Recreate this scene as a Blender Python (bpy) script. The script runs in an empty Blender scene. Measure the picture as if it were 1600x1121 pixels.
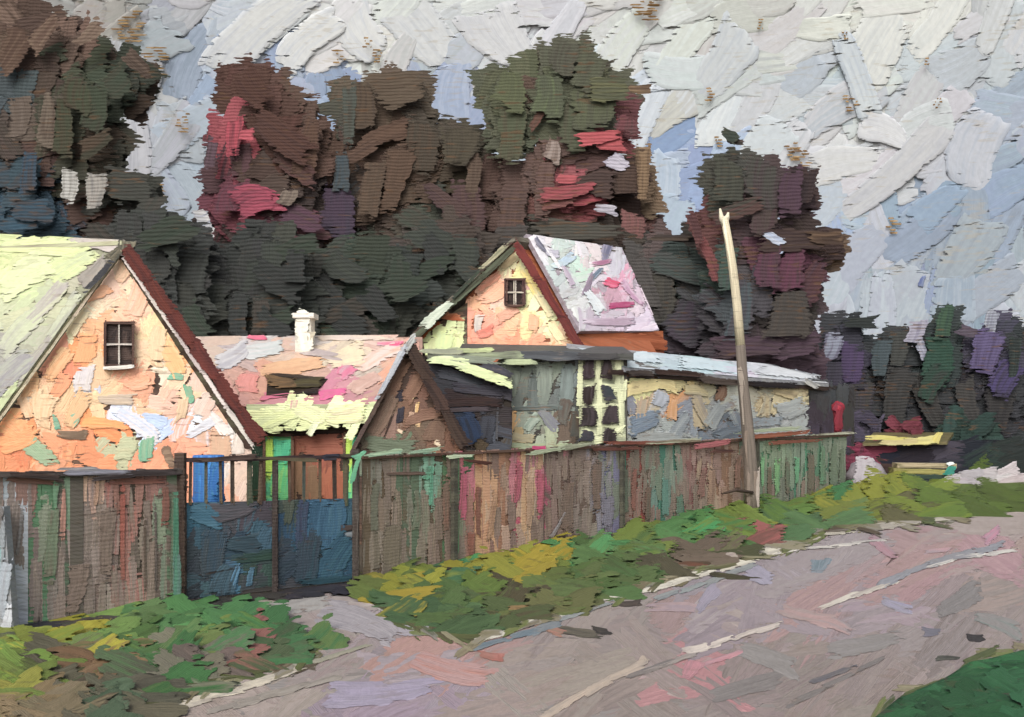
import bpy, math, random
import numpy as np
from mathutils import Vector

# ------------------------------------------------------------------ camera, sky, sun
SC = bpy.context.scene
COL = SC.collection
F = 1715.0; HZ = 642.0; CX = 800.0; EYE = 2.34
cam_d = bpy.data.cameras.new("camera"); cam = bpy.data.objects.new("camera", cam_d); COL.objects.link(cam)
cam.location = (0, 0, EYE); cam.rotation_euler = (math.radians(90), 0, 0)
cam_d.sensor_width = 36; cam_d.lens = 36 * F / 1600; cam_d.shift_y = (HZ - 560.5) / 1600
cam_d.clip_start = 0.1; cam_d.clip_end = 3000
SC.camera = cam

SUNV = Vector((-0.16, -0.80, 0.62)).normalized()
W = bpy.data.worlds.new("World"); SC.world = W; W.use_nodes = True
nt = W.node_tree; nt.nodes.clear()
sky = nt.nodes.new("ShaderNodeTexSky"); sky.sky_type = 'NISHITA'; sky.sun_disc = False
sky.sun_elevation = math.asin(SUNV.z); sky.sun_rotation = math.atan2(SUNV.x, SUNV.y) % (2 * math.pi)
sky.air_density = 1.0; sky.dust_density = 3.0
hs = nt.nodes.new("ShaderNodeHueSaturation"); hs.inputs['Saturation'].default_value = 0.35
bg = nt.nodes.new("ShaderNodeBackground"); bg.inputs[1].default_value = 0.15
wo = nt.nodes.new("ShaderNodeOutputWorld")
nt.links.new(sky.outputs[0], hs.inputs['Color']); nt.links.new(hs.outputs[0], bg.inputs[0]); nt.links.new(bg.outputs[0], wo.inputs[0])
sd = bpy.data.lights.new("sun", 'SUN'); sd.energy = 1.4; sd.angle = math.radians(30); sd.color = (1.0, 0.965, 0.93)
so = bpy.data.objects.new("sun", sd); COL.objects.link(so)
so.rotation_euler = SUNV.to_track_quat('Z', 'Y').to_euler(); so.location = (-20, -25, 30)
SC.view_settings.view_transform = 'Standard'; SC.view_settings.look = 'None'
SC.view_settings.exposure = 0.42; SC.view_settings.gamma = 1.0
SC.cycles.transparent_max_bounces = 24; SC.cycles.max_bounces = 5; SC.cycles.diffuse_bounces = 2; SC.cycles.glossy_bounces = 2

# ------------------------------------------------------------------ helpers
R = random.Random(7); NR = np.random.RandomState(7)

def lin(h):
    h = h.lstrip('#'); c = [int(h[i:i + 2], 16) / 255 for i in (0, 2, 4)]
    v = np.array([x / 12.92 if x <= 0.04045 else ((x + 0.055) / 1.055) ** 2.4 for x in c]); g = v @ (.3, .6, .1)
    return v * .88 + g * .12

SKW = .45
TH = .5    # thickness of the paint body
def AN(s):
    """'x,y,hex x,y,hex ...' -> colour patches measured on a surface"""
    out = []
    for tok in s.split():
        x, y, h = tok.split(','); out.append((float(x), float(y), lin(h)))
    return (np.array([[a, b] for a, b, _ in out]), np.array([c for _, _, c in out]))

def P(px, py, Y):
    return np.array([(px - CX) / F * Y, Y, EYE + (HZ - py) / F * Y])

class Plane:
    def __init__(s, p, n):
        s.p = np.array(p, float); n = np.array(n, float); n /= np.linalg.norm(n)
        if np.dot(n, s.p - np.array([0, 0, EYE])) > 0: n = -n
        s.n = n
    def map(s, xy):
        d = np.stack([(xy[:, 0] - CX) / F, np.ones(len(xy)), (HZ - xy[:, 1]) / F], 1)
        o = np.array([0, 0, EYE]); k = np.dot(s.p - o, s.n) / (d @ s.n)
        return o + d * k[:, None]
    def pt(s, x, y): return s.map(np.array([[x, y]], float))[0]

def plane3(a, b, c):
    return Plane(a, np.cross(np.array(b) - a, np.array(c) - a))
def vplane(px, Y, deg):
    p = P(px, HZ, Y); t = math.radians(deg)
    return Plane(p, (math.sin(t), -math.cos(t), 0))
GROUND = Plane((0, 10, 0), (0, 0, 1))

class M:
    """collects vertices, faces and paint colours of ONE mesh"""
    def __init__(s): s.v = []; s.f = []; s.a = []; s.b = []; s.st = []; s.e = []; s.n = 0
    def add(s, v, f, ca, cb, st, e=None):
        v = np.asarray(v, float); k = len(v)
        s.v.append(v); s.f.append([tuple(i + s.n for i in q) for q in f])
        s.e.append(np.zeros(k) if e is None else e)
        s.a.append(np.broadcast_to(ca, (k, 3))); s.b.append(np.broadcast_to(cb, (k, 3)))
        s.st.append(st if st is not None else v[:, [0, 2]] * 40 + v[:, [1, 1]] * 23); s.n += k
    def prism(s, poly, vec, c, c2=None):
        """closed solid: polygon swept along vec; faces do not share vertices so edges stay crisp"""
        c = lin(c) if isinstance(c, str) else c; c2 = c * 0.8 if c2 is None else (lin(c2) if isinstance(c2, str) else c2)
        p = [np.array(q, float) for q in poly]; q = [a + np.array(vec, float) for a in p]; n = len(p)
        s.add(np.array(p), [tuple(range(n))], c, c2, None); s.add(np.array(q), [tuple(range(n))[::-1]], c, c2, None)
        for i in range(n):
            j = (i + 1) % n
            s.add(np.array([p[i], q[i], q[j], p[j]]), [(0, 1, 2, 3)], c, c2, None)
    def box(s, a, b, c, c2=None):
        (x0, y0, z0), (x1, y1, z1) = a, b
        s.prism([(x0, y0, z0), (x1, y0, z0), (x1, y0, z1), (x0, y0, z1)], (0, y1 - y0, 0), c, c2)
    def beam(s, a, b, w, t, c, c2=None, up=(0, 0, 1)):
        """bar from a to b, w across, t deep"""
        a = np.array(a, float); b = np.array(b, float); d = b - a; d /= np.linalg.norm(d)
        up = np.array(up, float); sx = np.cross(d, up); sx /= np.linalg.norm(sx); sy = np.cross(sx, d)
        pl = [a + sx * w / 2 + sy * t / 2, a - sx * w / 2 + sy * t / 2, a - sx * w / 2 - sy * t / 2, a + sx * w / 2 - sy * t / 2]
        s.prism(pl, b - a, c, c2)
    def tube(s, pts, rad, c, c2=None, k=10, rough=0.06):
        c = lin(c) if isinstance(c, str) else c; c2 = c * 0.6 if c2 is None else (lin(c2) if isinstance(c2, str) else c2)
        pts = [np.array(p, float) for p in pts]; V = []; ST = []; L = 0
        for i, p in enumerate(pts):
            d = pts[min(i + 1, len(pts) - 1)] - pts[max(i - 1, 0)]; d /= np.linalg.norm(d)
            x = np.cross(d, (0.3, 1, 0.1)); x /= np.linalg.norm(x); y = np.cross(d, x)
            if i: L += np.linalg.norm(p - pts[i - 1])
            for j in range(k):
                t = 2 * math.pi * j / k; r = rad[i] * (1 + R.uniform(-rough, rough))
                V.append(p + (x * math.cos(t) + y * math.sin(t)) * r); ST.append((L * 60, t * 18))
        f = [(i * k + j, i * k + (j + 1) % k, (i + 1) * k + (j + 1) % k, (i + 1) * k + j) for i in range(len(pts) - 1) for j in range(k)]
        f += [tuple(range(k))[::-1], tuple(range((len(pts) - 1) * k, len(pts) * k))]
        s.add(V, f, c, c2, np.array(ST))
    def build(s, name, mat, parent=None):
        me = bpy.data.meshes.new(name)
        v = np.concatenate(s.v); fs = [q for g in s.f for q in g]
        o_inv = None
        q = parent
        while q is not None: v = v - np.array(q.location); q = q.parent
        me.from_pydata(v.tolist(), [], fs)
        for nm, arr in (("paint_a", s.a), ("paint_b", s.b)):
            at = me.attributes.new(nm, 'FLOAT_COLOR', 'POINT')
            d = np.ones((len(v), 4), 'f'); d[:, :3] = np.concatenate(arr); at.data.foreach_set("color", d.ravel())
        at = me.attributes.new("stroke", 'FLOAT_VECTOR', 'POINT')
        d = np.zeros((len(v), 3), 'f'); d[:, :2] = np.concatenate(s.st); d[:, 2] = np.concatenate(s.e); at.data.foreach_set("vector", d.ravel())
        me.polygons.foreach_set("use_smooth", [True] * len(fs))
        me.materials.append(mat); me.update()
        o = bpy.data.objects.new(name, me); COL.objects.link(o)
        if parent is not None: o.parent = parent
        return o

def inside(poly, p):
    x, y = p; r = False; n = len(poly)
    for i in range(n):
        x1, y1 = poly[i]; x2, y2 = poly[(i + 1) % n]
        if (y1 > y) != (y2 > y) and x < (x2 - x1) * (y - y1) / (y2 - y1) + x1: r = not r
    return r

def clip_to(poly, xy):
    pl = np.array(poly, float); n = len(pl); out = xy.copy()
    ins = np.zeros(len(xy), bool)
    best = np.full(len(xy), 1e18); near = xy.copy()
    for i in range(n):
        a, b = pl[i], pl[(i + 1) % n]
        c = (a[1] > xy[:, 1]) != (b[1] > xy[:, 1])
        with np.errstate(divide='ignore', invalid='ignore'):
            xi = (b[0] - a[0]) * (xy[:, 1] - a[1]) / (b[1] - a[1] + 1e-12) + a[0]
        ins ^= c & (xy[:, 0] < xi)
        t = np.clip(((xy - a) @ (b - a)) / max(1e-9, (b - a) @ (b - a)), 0, 1)
        q = a + t[:, None] * (b - a); d = ((xy - q) ** 2).sum(1); m = d < best
        best[m] = d[m]; near[m] = q[m]
    out[~ins] = near[~ins]
    return out

def desat(an, k, g=1.0):
    m_ = an[1].mean(0); return (an[0], (an[1] * k + m_ * (1 - k)) * g)
def grey(c, k):
    c = np.asarray(c); l = (c @ np.array([.3, .6, .1]))[..., None]; return c * k + l * (1 - k)
def jit(c, a=0.08, h=0.03):
    return np.clip(c * (1 + R.uniform(-a, a)) * (1 + NR.uniform(-h, h, 3)), 0.004, 0.92)

UG = np.array([-1, -.95, -.8, -.5, -.15, .2, .55, .82, .95, 1.0]); VG = np.array([-1, -.93, -.8, -.58, -.36, -.12, .12, .36, .58, .8, .93, 1.0])
NU, NV = len(UG), len(VG)
QF = [(i * NV + j, i * NV + j + 1, (i + 1) * NV + j + 1, (i + 1) * NV + j) for i in range(NU - 1) for j in range(NV - 1)]

def daub(m, sf, cx, cy, L, Wd, ang, c, c2=None, t=3.0, lift=0.0, clip=None, rag=0.16, taper=None):
    """one palette-knife stroke of thick paint laid on the surface sf (sizes measured on it)"""
    c = lin(c) if isinstance(c, str) else np.asarray(c)
    c2 = jit(c, .3, .12) if c2 is None else (lin(c2) if isinstance(c2, str) else c2)
    a = math.radians(ang); ca, sa = math.cos(a), math.sin(a)
    u = np.repeat(UG, NV).reshape(NU, NV).copy(); v = np.tile(VG, NU).reshape(NU, NV).copy()
    def edge(r):
        q = np.interp(np.linspace(0, 4, NV), np.arange(5), NR.uniform(-r, r, 5)); return 1 + q + NR.uniform(-r, r, NV) * .28
    e1 = edge(rag * .9); e0 = edge(rag * .6)
    uu = np.where(u > 0, u * e1[None, :], u * e0[None, :])
    w = 1 + NR.uniform(-.07, .07, (NU, 1)); sk = R.uniform(-SKW, SKW)
    tp = R.uniform(-SKW, SKW) * .8 if taper is None else taper
    vv = v * w * (1 + tp * u) * (1 - .18 * np.abs(u) ** 6)
    X = uu * L + vv * Wd * sk; Y = vv * Wd + R.uniform(-.4, .4) * Wd * u ** 2
    px = cx + X * ca + Y * sa; py = cy - X * sa + Y * ca
    xy = np.stack([px.ravel(), py.ravel()], 1)
    if clip is not None: xy = clip_to(clip, xy)
    pts = sf.map(xy)
    dep = float(np.linalg.norm(sf.pt(cx, cy)[:2])); k = dep / F
    t = t * TH; lift = lift * TH
    st = NR.uniform(-.22, .22, NV)[None, :]
    lip = np.clip((np.abs(v) - .6) / .25, 0, 1) * .35
    h = .55 + lip + .35 * np.clip((u - .7) / .2, 0, 1) + st * (1 - np.abs(u) ** 4) + NR.uniform(-.06, .06, (NU, NV))
    h *= np.interp(u, [-1, -.6, 1], [.55, .9, 1.1])
    mixed = np.clip(np.maximum((np.abs(v) - .55) / .45, (np.abs(u) - .4) / .6), 0, 1); h *= 1 - .65 * mixed
    h[0, :] = h[-1, :] = -.5; h[:, 0] = h[:, -1] = -.5
    hh = (h * t + lift).ravel() * k
    pts = pts + sf.n[None, :] * hh[:, None]
    mixv = np.clip(np.interp(np.linspace(0, 3, NV), np.arange(4), NR.uniform(-.4, 1, 4)) + NR.uniform(-.25, .25, NV), 0, 1)[None, :]
    fm = (np.clip((-u + .1) / 1.1, 0, 1) ** 1.3 * mixv * .75 + np.clip((np.abs(v) - .7) / .3, 0, 1) * .15).ravel()[:, None]
    c = c * (1 - fm) + np.asarray(c2) * fm
    o = NR.uniform(0, 900, 2)
    stc = np.stack([(u * L).ravel() + o[0], (v * Wd).ravel() + o[1]], 1)
    ed = np.clip(np.maximum((np.abs(v) - .62) / .38, (np.abs(u) - .5) / .5 * (.8 + .2 * mixv)), 0, 1).ravel()
    m.add(pts, QF, c, c2, stc, ed)

def pick(an, x, y, s, k=2):
    xy, c = an; d = ((xy - (x, y)) ** 2).sum(1); i = np.argsort(d)[:k]
    w = 1 / (d[i] + s * s * .12) ** 2.2; w /= w.sum()
    return c[NR.choice(i, p=w)], c[NR.choice(i, p=w)]

def fill(m, sf, poly, an, sp, L, Wd, ang, da=15, t=2.6, clip=None, jc=.07, over=1.0, skip=None, sfn=None, lift=(0, 1.6), rag=.16):
    xs = [p[0] for p in poly]; ys = [p[1] for p in poly]
    sx, sy = sp if isinstance(sp, tuple) else (sp, sp)
    pts = []
    y = min(ys)
    while y < max(ys) + sy:
        x = min(xs) + R.uniform(-.5, .5) * sx
        while x < max(xs) + sx:
            q = (x + R.uniform(-.45, .45) * sx, y + R.uniform(-.45, .45) * sy)
            if inside(poly, q): pts.append(q)
            x += sx / over
        y += sy / over
    R.shuffle(pts)
    for (x, y) in pts:
        if skip and skip(x, y): continue
        c, c2 = pick(an, x, y, max(sx, sy))
        A = ang(x, y) if callable(ang) else ang
        s = sfn(x, y) if sfn else sf
        daub(m, s, x, y, L * R.uniform(.7, 1.3), Wd * R.uniform(.7, 1.3), A + R.uniform(-da, da),
             jit(c, jc), jit(c2, jc * 1.6) * R.uniform(.75, 1.2), t, R.uniform(*lift), clip, rag)

# ------------------------------------------------------------------ paint materials
def paint(name,  rough=.5, streak=.55, bump=.5, weave=0.0, period=.1, grain=1.0, spec=.14, dry=.8, ground='4a3626', thin=.25):
    m = bpy.data.materials.new(name); m.use_nodes = True; t = m.node_tree; N = t.nodes; Lk = t.links; N.clear()
    out = N.new("ShaderNodeOutputMaterial"); b = N.new("ShaderNodeBsdfPrincipled"); Lk.new(b.outputs[0], out.inputs[0])
    b.inputs['Roughness'].default_value = rough; b.inputs['Specular IOR Level'].default_value = spec
    A = N.new("ShaderNodeAttribute"); A.attribute_name = "paint_a"; B = N.new("ShaderNodeAttribute"); B.attribute_name = "paint_b"
    S = N.new("ShaderNodeAttribute"); S.attribute_name = "stroke"
    def noise(sx, sy, det=3, sc=1.0, src=None):
        mp = N.new("ShaderNodeMapping"); mp.inputs['Scale'].default_value = (sx, sy, 1)
        Lk.new((src or S.outputs['Vector']), mp.inputs[0])
        n = N.new("ShaderNodeTexNoise"); n.inputs['Scale'].default_value = sc; n.inputs['Detail'].default_value = det
        Lk.new(mp.outputs[0], n.inputs['Vector']); return n.outputs['Fac']
    n1 = noise(.012 * grain, .16 * grain, 4)
    r = N.new("ShaderNodeMapRange"); r.interpolation_type = 'SMOOTHSTEP'
    r.inputs[1].default_value = .42; r.inputs[2].default_value = .66; r.inputs[4].default_value = streak; Lk.new(n1, r.inputs[0])
    mx = N.new("ShaderNodeMix"); mx.data_type = 'RGBA'; Lk.new(r.outputs[0], mx.inputs[0]); Lk.new(A.outputs['Color'], mx.inputs[6]); Lk.new(B.outputs['Color'], mx.inputs[7])
    n2 = noise(.03 * grain, .7 * grain, 3)
    n3 = noise(.12 * grain, .12 * grain, 5)
    # small tonal variety of the paint body
    v = N.new("ShaderNodeMapRange"); v.inputs[3].default_value = .86; v.inputs[4].default_value = 1.14; Lk.new(n3, v.inputs[0])
    hv = N.new("ShaderNodeHueSaturation"); Lk.new(mx.outputs[2], hv.inputs['Color']); Lk.new(v.outputs[0], hv.inputs['Value'])
    # canvas-like tooth: paint breaks up in fine horizontal rows where it is thin
    g0 = N.new("ShaderNodeNewGeometry"); mp0 = N.new("ShaderNodeMapping"); mp0.inputs['Scale'].default_value = (.35 / period, .35 / period, 2.4 / period)
    Lk.new(g0.outputs['Position'], mp0.inputs[0]); nz = N.new("ShaderNodeTexNoise"); nz.inputs['Scale'].default_value = .5; nz.inputs['Detail'].default_value = 3
    Lk.new(mp0.outputs[0], nz.inputs['Vector'])
    se = N.new("ShaderNodeSeparateXYZ"); Lk.new(S.outputs['Vector'], se.inputs[0])
    big = N.new("ShaderNodeTexNoise"); big.inputs['Scale'].default_value = .06 / period; big.inputs['Detail'].default_value = 2; Lk.new(g0.outputs['Position'], big.inputs['Vector'])
    th = N.new("ShaderNodeMath"); th.operation = 'MULTIPLY_ADD'; th.inputs[1].default_value = .55; Lk.new(big.outputs['Fac'], th.inputs[0]); Lk.new(nz.outputs['Fac'], th.inputs[2])
    tr = N.new("ShaderNodeMapRange"); tr.inputs[1].default_value = .90; tr.inputs[2].default_value = .98; tr.inputs[4].default_value = thin; Lk.new(th.outputs[0], tr.inputs[0])
    gm = N.new("ShaderNodeMix"); gm.data_type = 'RGBA'; Lk.new(tr.outputs[0], gm.inputs[0]); Lk.new(hv.outputs[0], gm.inputs[6]); gm.inputs[7].default_value = (*lin(ground), 1)
    Lk.new(gm.outputs[2], b.inputs['Base Color'])
    if dry > 0:
        ea = N.new("ShaderNodeMath"); ea.operation = 'MULTIPLY_ADD'; ea.inputs[1].default_value = -dry * .62; ea.inputs[2].default_value = .78; Lk.new(se.outputs['Z'], ea.inputs[0])
        lt = N.new("ShaderNodeMath"); lt.operation = 'LESS_THAN'; Lk.new(nz.outputs['Fac'], lt.inputs[0]); Lk.new(ea.outputs[0], lt.inputs[1])
        Lk.new(lt.outputs[0], b.inputs['Alpha'])
    ad = N.new("ShaderNodeMath"); ad.operation = 'ADD'; Lk.new(n1, ad.inputs[0]); Lk.new(n2, ad.inputs[1])
    ad2 = N.new("ShaderNodeMath"); ad2.operation = 'MULTIPLY_ADD'; Lk.new(n3, ad2.inputs[0]); ad2.inputs[1].default_value = .5; Lk.new(ad.outputs[0], ad2.inputs[2])
    h = ad2.outputs[0]
    bp = N.new("ShaderNodeBump"); bp.inputs['Strength'].default_value = bump; bp.inputs['Distance'].default_value = period * .55
    Lk.new(h, bp.inputs['Height']); last = bp
    if weave > 0:
        g = N.new("ShaderNodeNewGeometry"); sp = N.new("ShaderNodeSeparateXYZ"); Lk.new(g.outputs['Position'], sp.inputs[0])
        nn = N.new("ShaderNodeTexNoise"); nn.inputs['Scale'].default_value = .8 / period * .12; Lk.new(g.outputs['Position'], nn.inputs['Vector'])
        k = N.new("ShaderNodeMath"); k.operation = 'MULTIPLY_ADD'; k.inputs[1].default_value = period * 1.6; Lk.new(nn.outputs['Fac'], k.inputs[0]); Lk.new(sp.outputs['Z'], k.inputs[2])
        q = N.new("ShaderNodeMath"); q.operation = 'MULTIPLY'; q.inputs[1].default_value = 2 * math.pi / period; Lk.new(k.outputs[0], q.inputs[0])
        s = N.new("ShaderNodeMath"); s.operation = 'SINE'; Lk.new(q.outputs[0], s.inputs[0])
        w2 = N.new("ShaderNodeMath"); w2.operation = 'MULTIPLY'; Lk.new(s.outputs[0], w2.inputs[0]); Lk.new(n1, w2.inputs[1])
        b2 = N.new("ShaderNodeBump"); b2.inputs['Strength'].default_value = weave; b2.inputs['Distance'].default_value = period * .3
        Lk.new(w2.outputs[0], b2.inputs['Height']); Lk.new(bp.outputs[0], b2.inputs['Normal']); last = b2
    Lk.new(last.outputs[0], b.inputs['Normal'])
    return m

MAT = dict(
    plaster=paint("painted_plaster", .5, .6, .4, .1, .05, dry=.7, ground='8c6c54', thin=.5),
    roof=paint("painted_roof", .5, .65, .4, .08, .06, dry=.6, ground='8c7c6c', thin=.3),
    wood=paint("weathered_wood", .6, .8, .5, .2, .045, dry=.7),
    metal=paint("gate_metal", .5, .7, .5, .25, .035, dry=.6, thin=.3),
    foliage=paint("foliage", .65, .8, .4, .45, .12, spec=.05, dry=.8, ground='5c4430', thin=.6),
    bark=paint("bark", .7, .6, .5, .1, .05, dry=.4),
    grass=paint("grass", .55, .85, .5, .1, .04, spec=.08, dry=.6, ground='4a4430', thin=.4),
    earth=paint("packed_earth", .6, .75, .6, 0, .04, dry=.6, ground='7c6c5c', thin=.25),
    cloud=paint("cloud", .8, .65, .16, 0, .4, spec=.08, dry=.42, ground='a89878', thin=.3),
    stone=paint("stone", .6, .5, .5, .1, .05, dry=.5),
)

def tag(o, label, cat=None, group=None, kind=None):
    if label: o["label"] = label
    if cat: o["category"] = cat
    if group: o["group"] = group
    if kind: o["kind"] = kind
    return o
def thing(name, label, cat, loc, group=None):
    o = bpy.data.objects.new(name, None); COL.objects.link(o); o.location = tuple(float(q) for q in loc)
    o.empty_display_size = .3
    return tag(o, label, cat, group)
def face_poly(sf, poly): return [sf.pt(*p) for p in poly]
UND = '4a3a32'     # warm umber underpainting of every surface

# ------------------------------------------------------------------ ground, road
g = M(); c = lin('5d5246')
rr = [0, 6, 12, 20, 32, 50, 80, 130, 220, 400, 800]; K = 48; V = []; 
for r_ in rr:
    for j in range(K): V.append((math.cos(j * 2 * math.pi / K) * max(r_, .01), 20 + math.sin(j * 2 * math.pi / K) * max(r_, .01), 0))
g.add(V, [(i * K + j, i * K + (j + 1) % K, (i + 1) * K + (j + 1) % K, (i + 1) * K + j) for i in range(len(rr) - 1) for j in range(K)], c, lin('46473a'), np.array(V)[:, :2] * 30)
tag(g.build("ground", MAT['earth']), "brown bare earth under the village", kind='structure')

AR = AN("""600,960,a49aa0 700,960,a39a98 640,1000,a098a4 760,1040,9c948c 560,1000,a29a94 540,960,a8a098 900,980,9a9288 1000,960,98908a 880,1010,948c84
 600,1080,a898b0 700,1080,a394ac 640,1050,9d93a0 680,1030,c08a80 740,1040,c8705c 720,1010,b48a86 780,1080,a0988c 860,1060,a09486 960,1000,928a82 1000,1040,988c84
 1050,1000,9c948e 1100,960,a89c9c 1050,950,b08e8c 1020,940,a494a8 1150,940,9890a0 1180,910,9a94a2 1250,900,a39aa0 1290,860,9c98a0 1300,900,a89496 1390,860,b08c90
 1400,880,a48e90 1450,850,aa9896 1500,850,b09a9a 1560,830,a89c96 1550,850,c08a98 1460,875,b88a8c 1520,900,a8908c 1580,900,ac9288 1560,950,8c8480 1500,960,8f8784
 1450,980,90888a 1420,960,9a92a0 1350,960,9c949c 1300,960,b48c88 1260,960,b88c84 1240,1000,90887e 1180,1000,8f887f 1150,1020,8c847c 1080,1040,c87c84 1070,1050,cc7880
 1100,1080,8a807c 1180,1060,867e78 1250,1060,8b827c 1320,1040,8f8680 1400,1020,8e867c 1480,1000,958c84 1560,1000,908880 1300,1100,8c8478 1380,1080,8e867a 1000,1100,8e847a
 900,1110,9c9284 1100,1110,857b76 500,1060,9f9790 450,1090,a39a8e 540,1110,a394ac 400,1110,a89e90 500,1120,a090a4 840,950,9a928c 1200,960,9a949c 1120,900,9490a0""")
rd = M()
roadpoly = [(540, 930), (740, 1003), (950, 934), (1120, 884), (1300, 826), (1600, 800), (2300, 740), (2300, 1150), (1650, 1350), (200, 1350), (150, 1121), (420, 1050), (520, 1000), (330, 930), (430, 905)]
rp = [GROUND.pt(*p) + np.array([0, 0, .004]) for p in roadpoly]
def strip_faces(pts):   # ear-clipping through a throw-away mesh
    from mathutils.geometry import tessellate_polygon
    return tessellate_polygon([[Vector((p[0], p[1], 0)) for p in pts]])
rd.add(np.array(rp), [tuple(f) for f in strip_faces(rp)], lin('8c8580'), lin('7d746e'), np.array(rp)[:, :2] * 30)
def road_ang(x, y): return (18 if x > 760 else 8) + R.choice([0, 0, 40, -50, 20])
gskip = lambda x, y: y > 1045 and x > 1480 - (y - 1045) * .9 + 10
fill(rd, GROUND, roadpoly, (AR[0], grey(desat(AR, .55, .9)[1], .85) * np.array([1.0, .96, .92])), (62, 25), 92, 27, road_ang, 14, t=.9, over=1.2, clip=roadpoly, lift=(.6, 1.6), jc=.05, rag=.22)
# pale worn wheel tracks and the grey-blue shadow lines painted below them
for seg, w, cc, c2 in [
    ([(745, 1003), (800, 985), (860, 965)], 7, 'd6d0bc', 'b8b2a4'), ([(930, 940), (1010, 925), (1075, 905), (1120, 893)], 8, 'ddd6c2', 'c4bca8'), ([(1130, 890), (1180, 872), (1235, 851)], 11, 'e0d9c2', 'c9c0ac'),
    ([(1230, 850), (1290, 838), (1370, 826), (1480, 812)], 6, 'bcb4a0', 'a49a88'), ([(1200, 868), (1290, 856), (1380, 846)], 3, 'dcd6c8', 'b8b4b0'),
    ([(745, 1012), (800, 996), (870, 975)], 7, '5c7480', '7e8a8e'), ([(870, 972), (950, 945)], 6, '8c9490', '6f8088'), ([(1020, 940), (1100, 915), (1190, 880)], 8, '8e9896', '6c7f88'),
    ([(1275, 952), (1330, 935), (1400, 912)], 5, 'dbd2c0', 'b8a89c'), ([(1440, 893), (1500, 873), (1575, 863)], 4, 'e2ddd0', 'a9a3a0'), ([(1380, 915), (1450, 885), (1560, 855)], 8, '8e8f96', '7c8894'),
    ([(865, 1112), (920, 1082), (1000, 1040), (1010, 1030)], 9, 'c0ac98', 'a4978a'), ([(1080, 1020), (1150, 998), (1222, 978)], 8, 'd8cabc', 'b4a69c'), ([(1000, 1050), (1080, 1028)], 5, 'a89c92', '8f857f'),
    ([(250, 1112), (330, 1090), (420, 1062), (480, 1045)], 11, 'cfc3ac', 'aba292'), ([(330, 1112), (430, 1085), (520, 1062)], 8, '8d8478', 'b0a696'), ([(430, 1045), (500, 1032), (560, 1018)], 5, 'a09a80', '86906c'),
    ([(1230, 1105), (1290, 1075), (1370, 1035)], 5, '6e6864', '57545a'), ([(1280, 1065), (1340, 1040)], 5, '5c5a60', '77706c'), ([(990, 1058), (1040, 1040)], 5, '7b7168', '4c4a50')]:
    rb_ = lin('938a84')
    for (a, b) in zip(seg[:-1], seg[1:]):
        L = math.hypot(b[0] - a[0], b[1] - a[1]); an_ = -math.degrees(math.atan2(b[1] - a[1], b[0] - a[0])); nn_ = max(1, int(L / 34))
        for q in range(nn_):
            f_ = (q + .5 + R.uniform(-.2, .2)) / nn_; k_ = R.uniform(.8, 1) if w >= 7 and cc > 'b' else R.uniform(.5, .9)
            daub(rd, GROUND, a[0] + (b[0] - a[0]) * f_, a[1] + (b[1] - a[1]) * f_ + R.uniform(-1.5, 1.5), L / nn_ * R.uniform(.5, .85), w * R.uniform(.5, .9), an_ + R.uniform(-5, 5), (lin(cc) * k_ + rb_ * (1 - k_)) * .95, lin(c2) * .5 + rb_ * .45, t=1.8, lift=3.4, rag=.3)
for x, y, L, w, a_, cc, c2 in [(705, 1050, 60, 20, -14, 'bf8c84', 'c4765e'), (765, 1027, 22, 7, -10, 'b05840', 'c4705c'), (1080, 1048, 18, 13, 60, 'd07c86', 'b87a80'), (1130, 1030, 32, 4, 18, 'd08088', 'a88890'),
    (560, 970, 60, 22, -20, 'a89ea2', '9a9094'), (660, 975, 46, 24, 20, 'a39a9e', 'aaa0ac'), (600, 1085, 90, 20, 6, 'a596b2', '9d90a4'), (640, 950, 50, 14, 5, 'a8a098', '9a928c'), (470, 945, 50, 14, 12, 'a8a29a', '98908a'),
    (1050, 950, 40, 8, 0, 'b4908e', 'a08a94'), (1105, 935, 26, 10, 50, 'a294a8', '9a92a4'), (1280, 885, 12, 14, 70, '6c8690', '8c96a0'), (1380, 857, 26, 8, -40, 'b87c88', 'a88c92'), (1550, 838, 18, 8, 40, 'd07c98', 'b08c98'),
    (1465, 862, 22, 4, 5, 'c48c90', 'a89498'), (1260, 965, 46, 10, -12, 'b88c86', 'a49088'), (1300, 975, 40, 10, -20, 'b88e88', '9c9090'), (905, 990, 40, 7, -8, '6a6048', '3f3c34'), (940, 988, 16, 6, -5, '2e2a28', '4c4438'),
    (860, 985, 24, 6, -20, 'b06c50', '8c7a58'), (1525, 999, 14, 6, 0, '2c2828', '3c3436'), (1455, 990, 16, 7, 0, '6c6a78', '7c7484'), (1400, 948, 26, 8, -20, '9c94b0', '9a9298'), (1185, 900, 24, 14, -30, 'a39ab0', '9890a0'),
    (985, 945, 18, 5, 5, '3c3028', '5c4c40'), (1480, 1030, 18, 4, 0, '38382e', '6a6a5a'), (1570, 1060, 0.1, .1, 0, '888888', '888888'), (1500, 940, 40, 16, 30, '7e7672', '8e8682'), (1350, 1010, 60, 14, 12, '8a827c', '958c88'),
    (1170, 1075, 60, 14, 15, '7d736e', '8c827c'), (1200, 1030, 50, 16, -20, '8b837c', '99908a'), (1560, 975, 40, 12, -20, '8d8580', '7b8a80')]:
    daub(rd, GROUND, x, y, L, w, a_, grey(lin(cc), .72) * .88 + lin('938a84') * .06, grey(lin(c2), .7) * .9, t=1.5, lift=2.6)
tag(rd.build("road", MAT['earth']), "mauve grey dirt road with pale wheel ruts", kind='structure')

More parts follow.
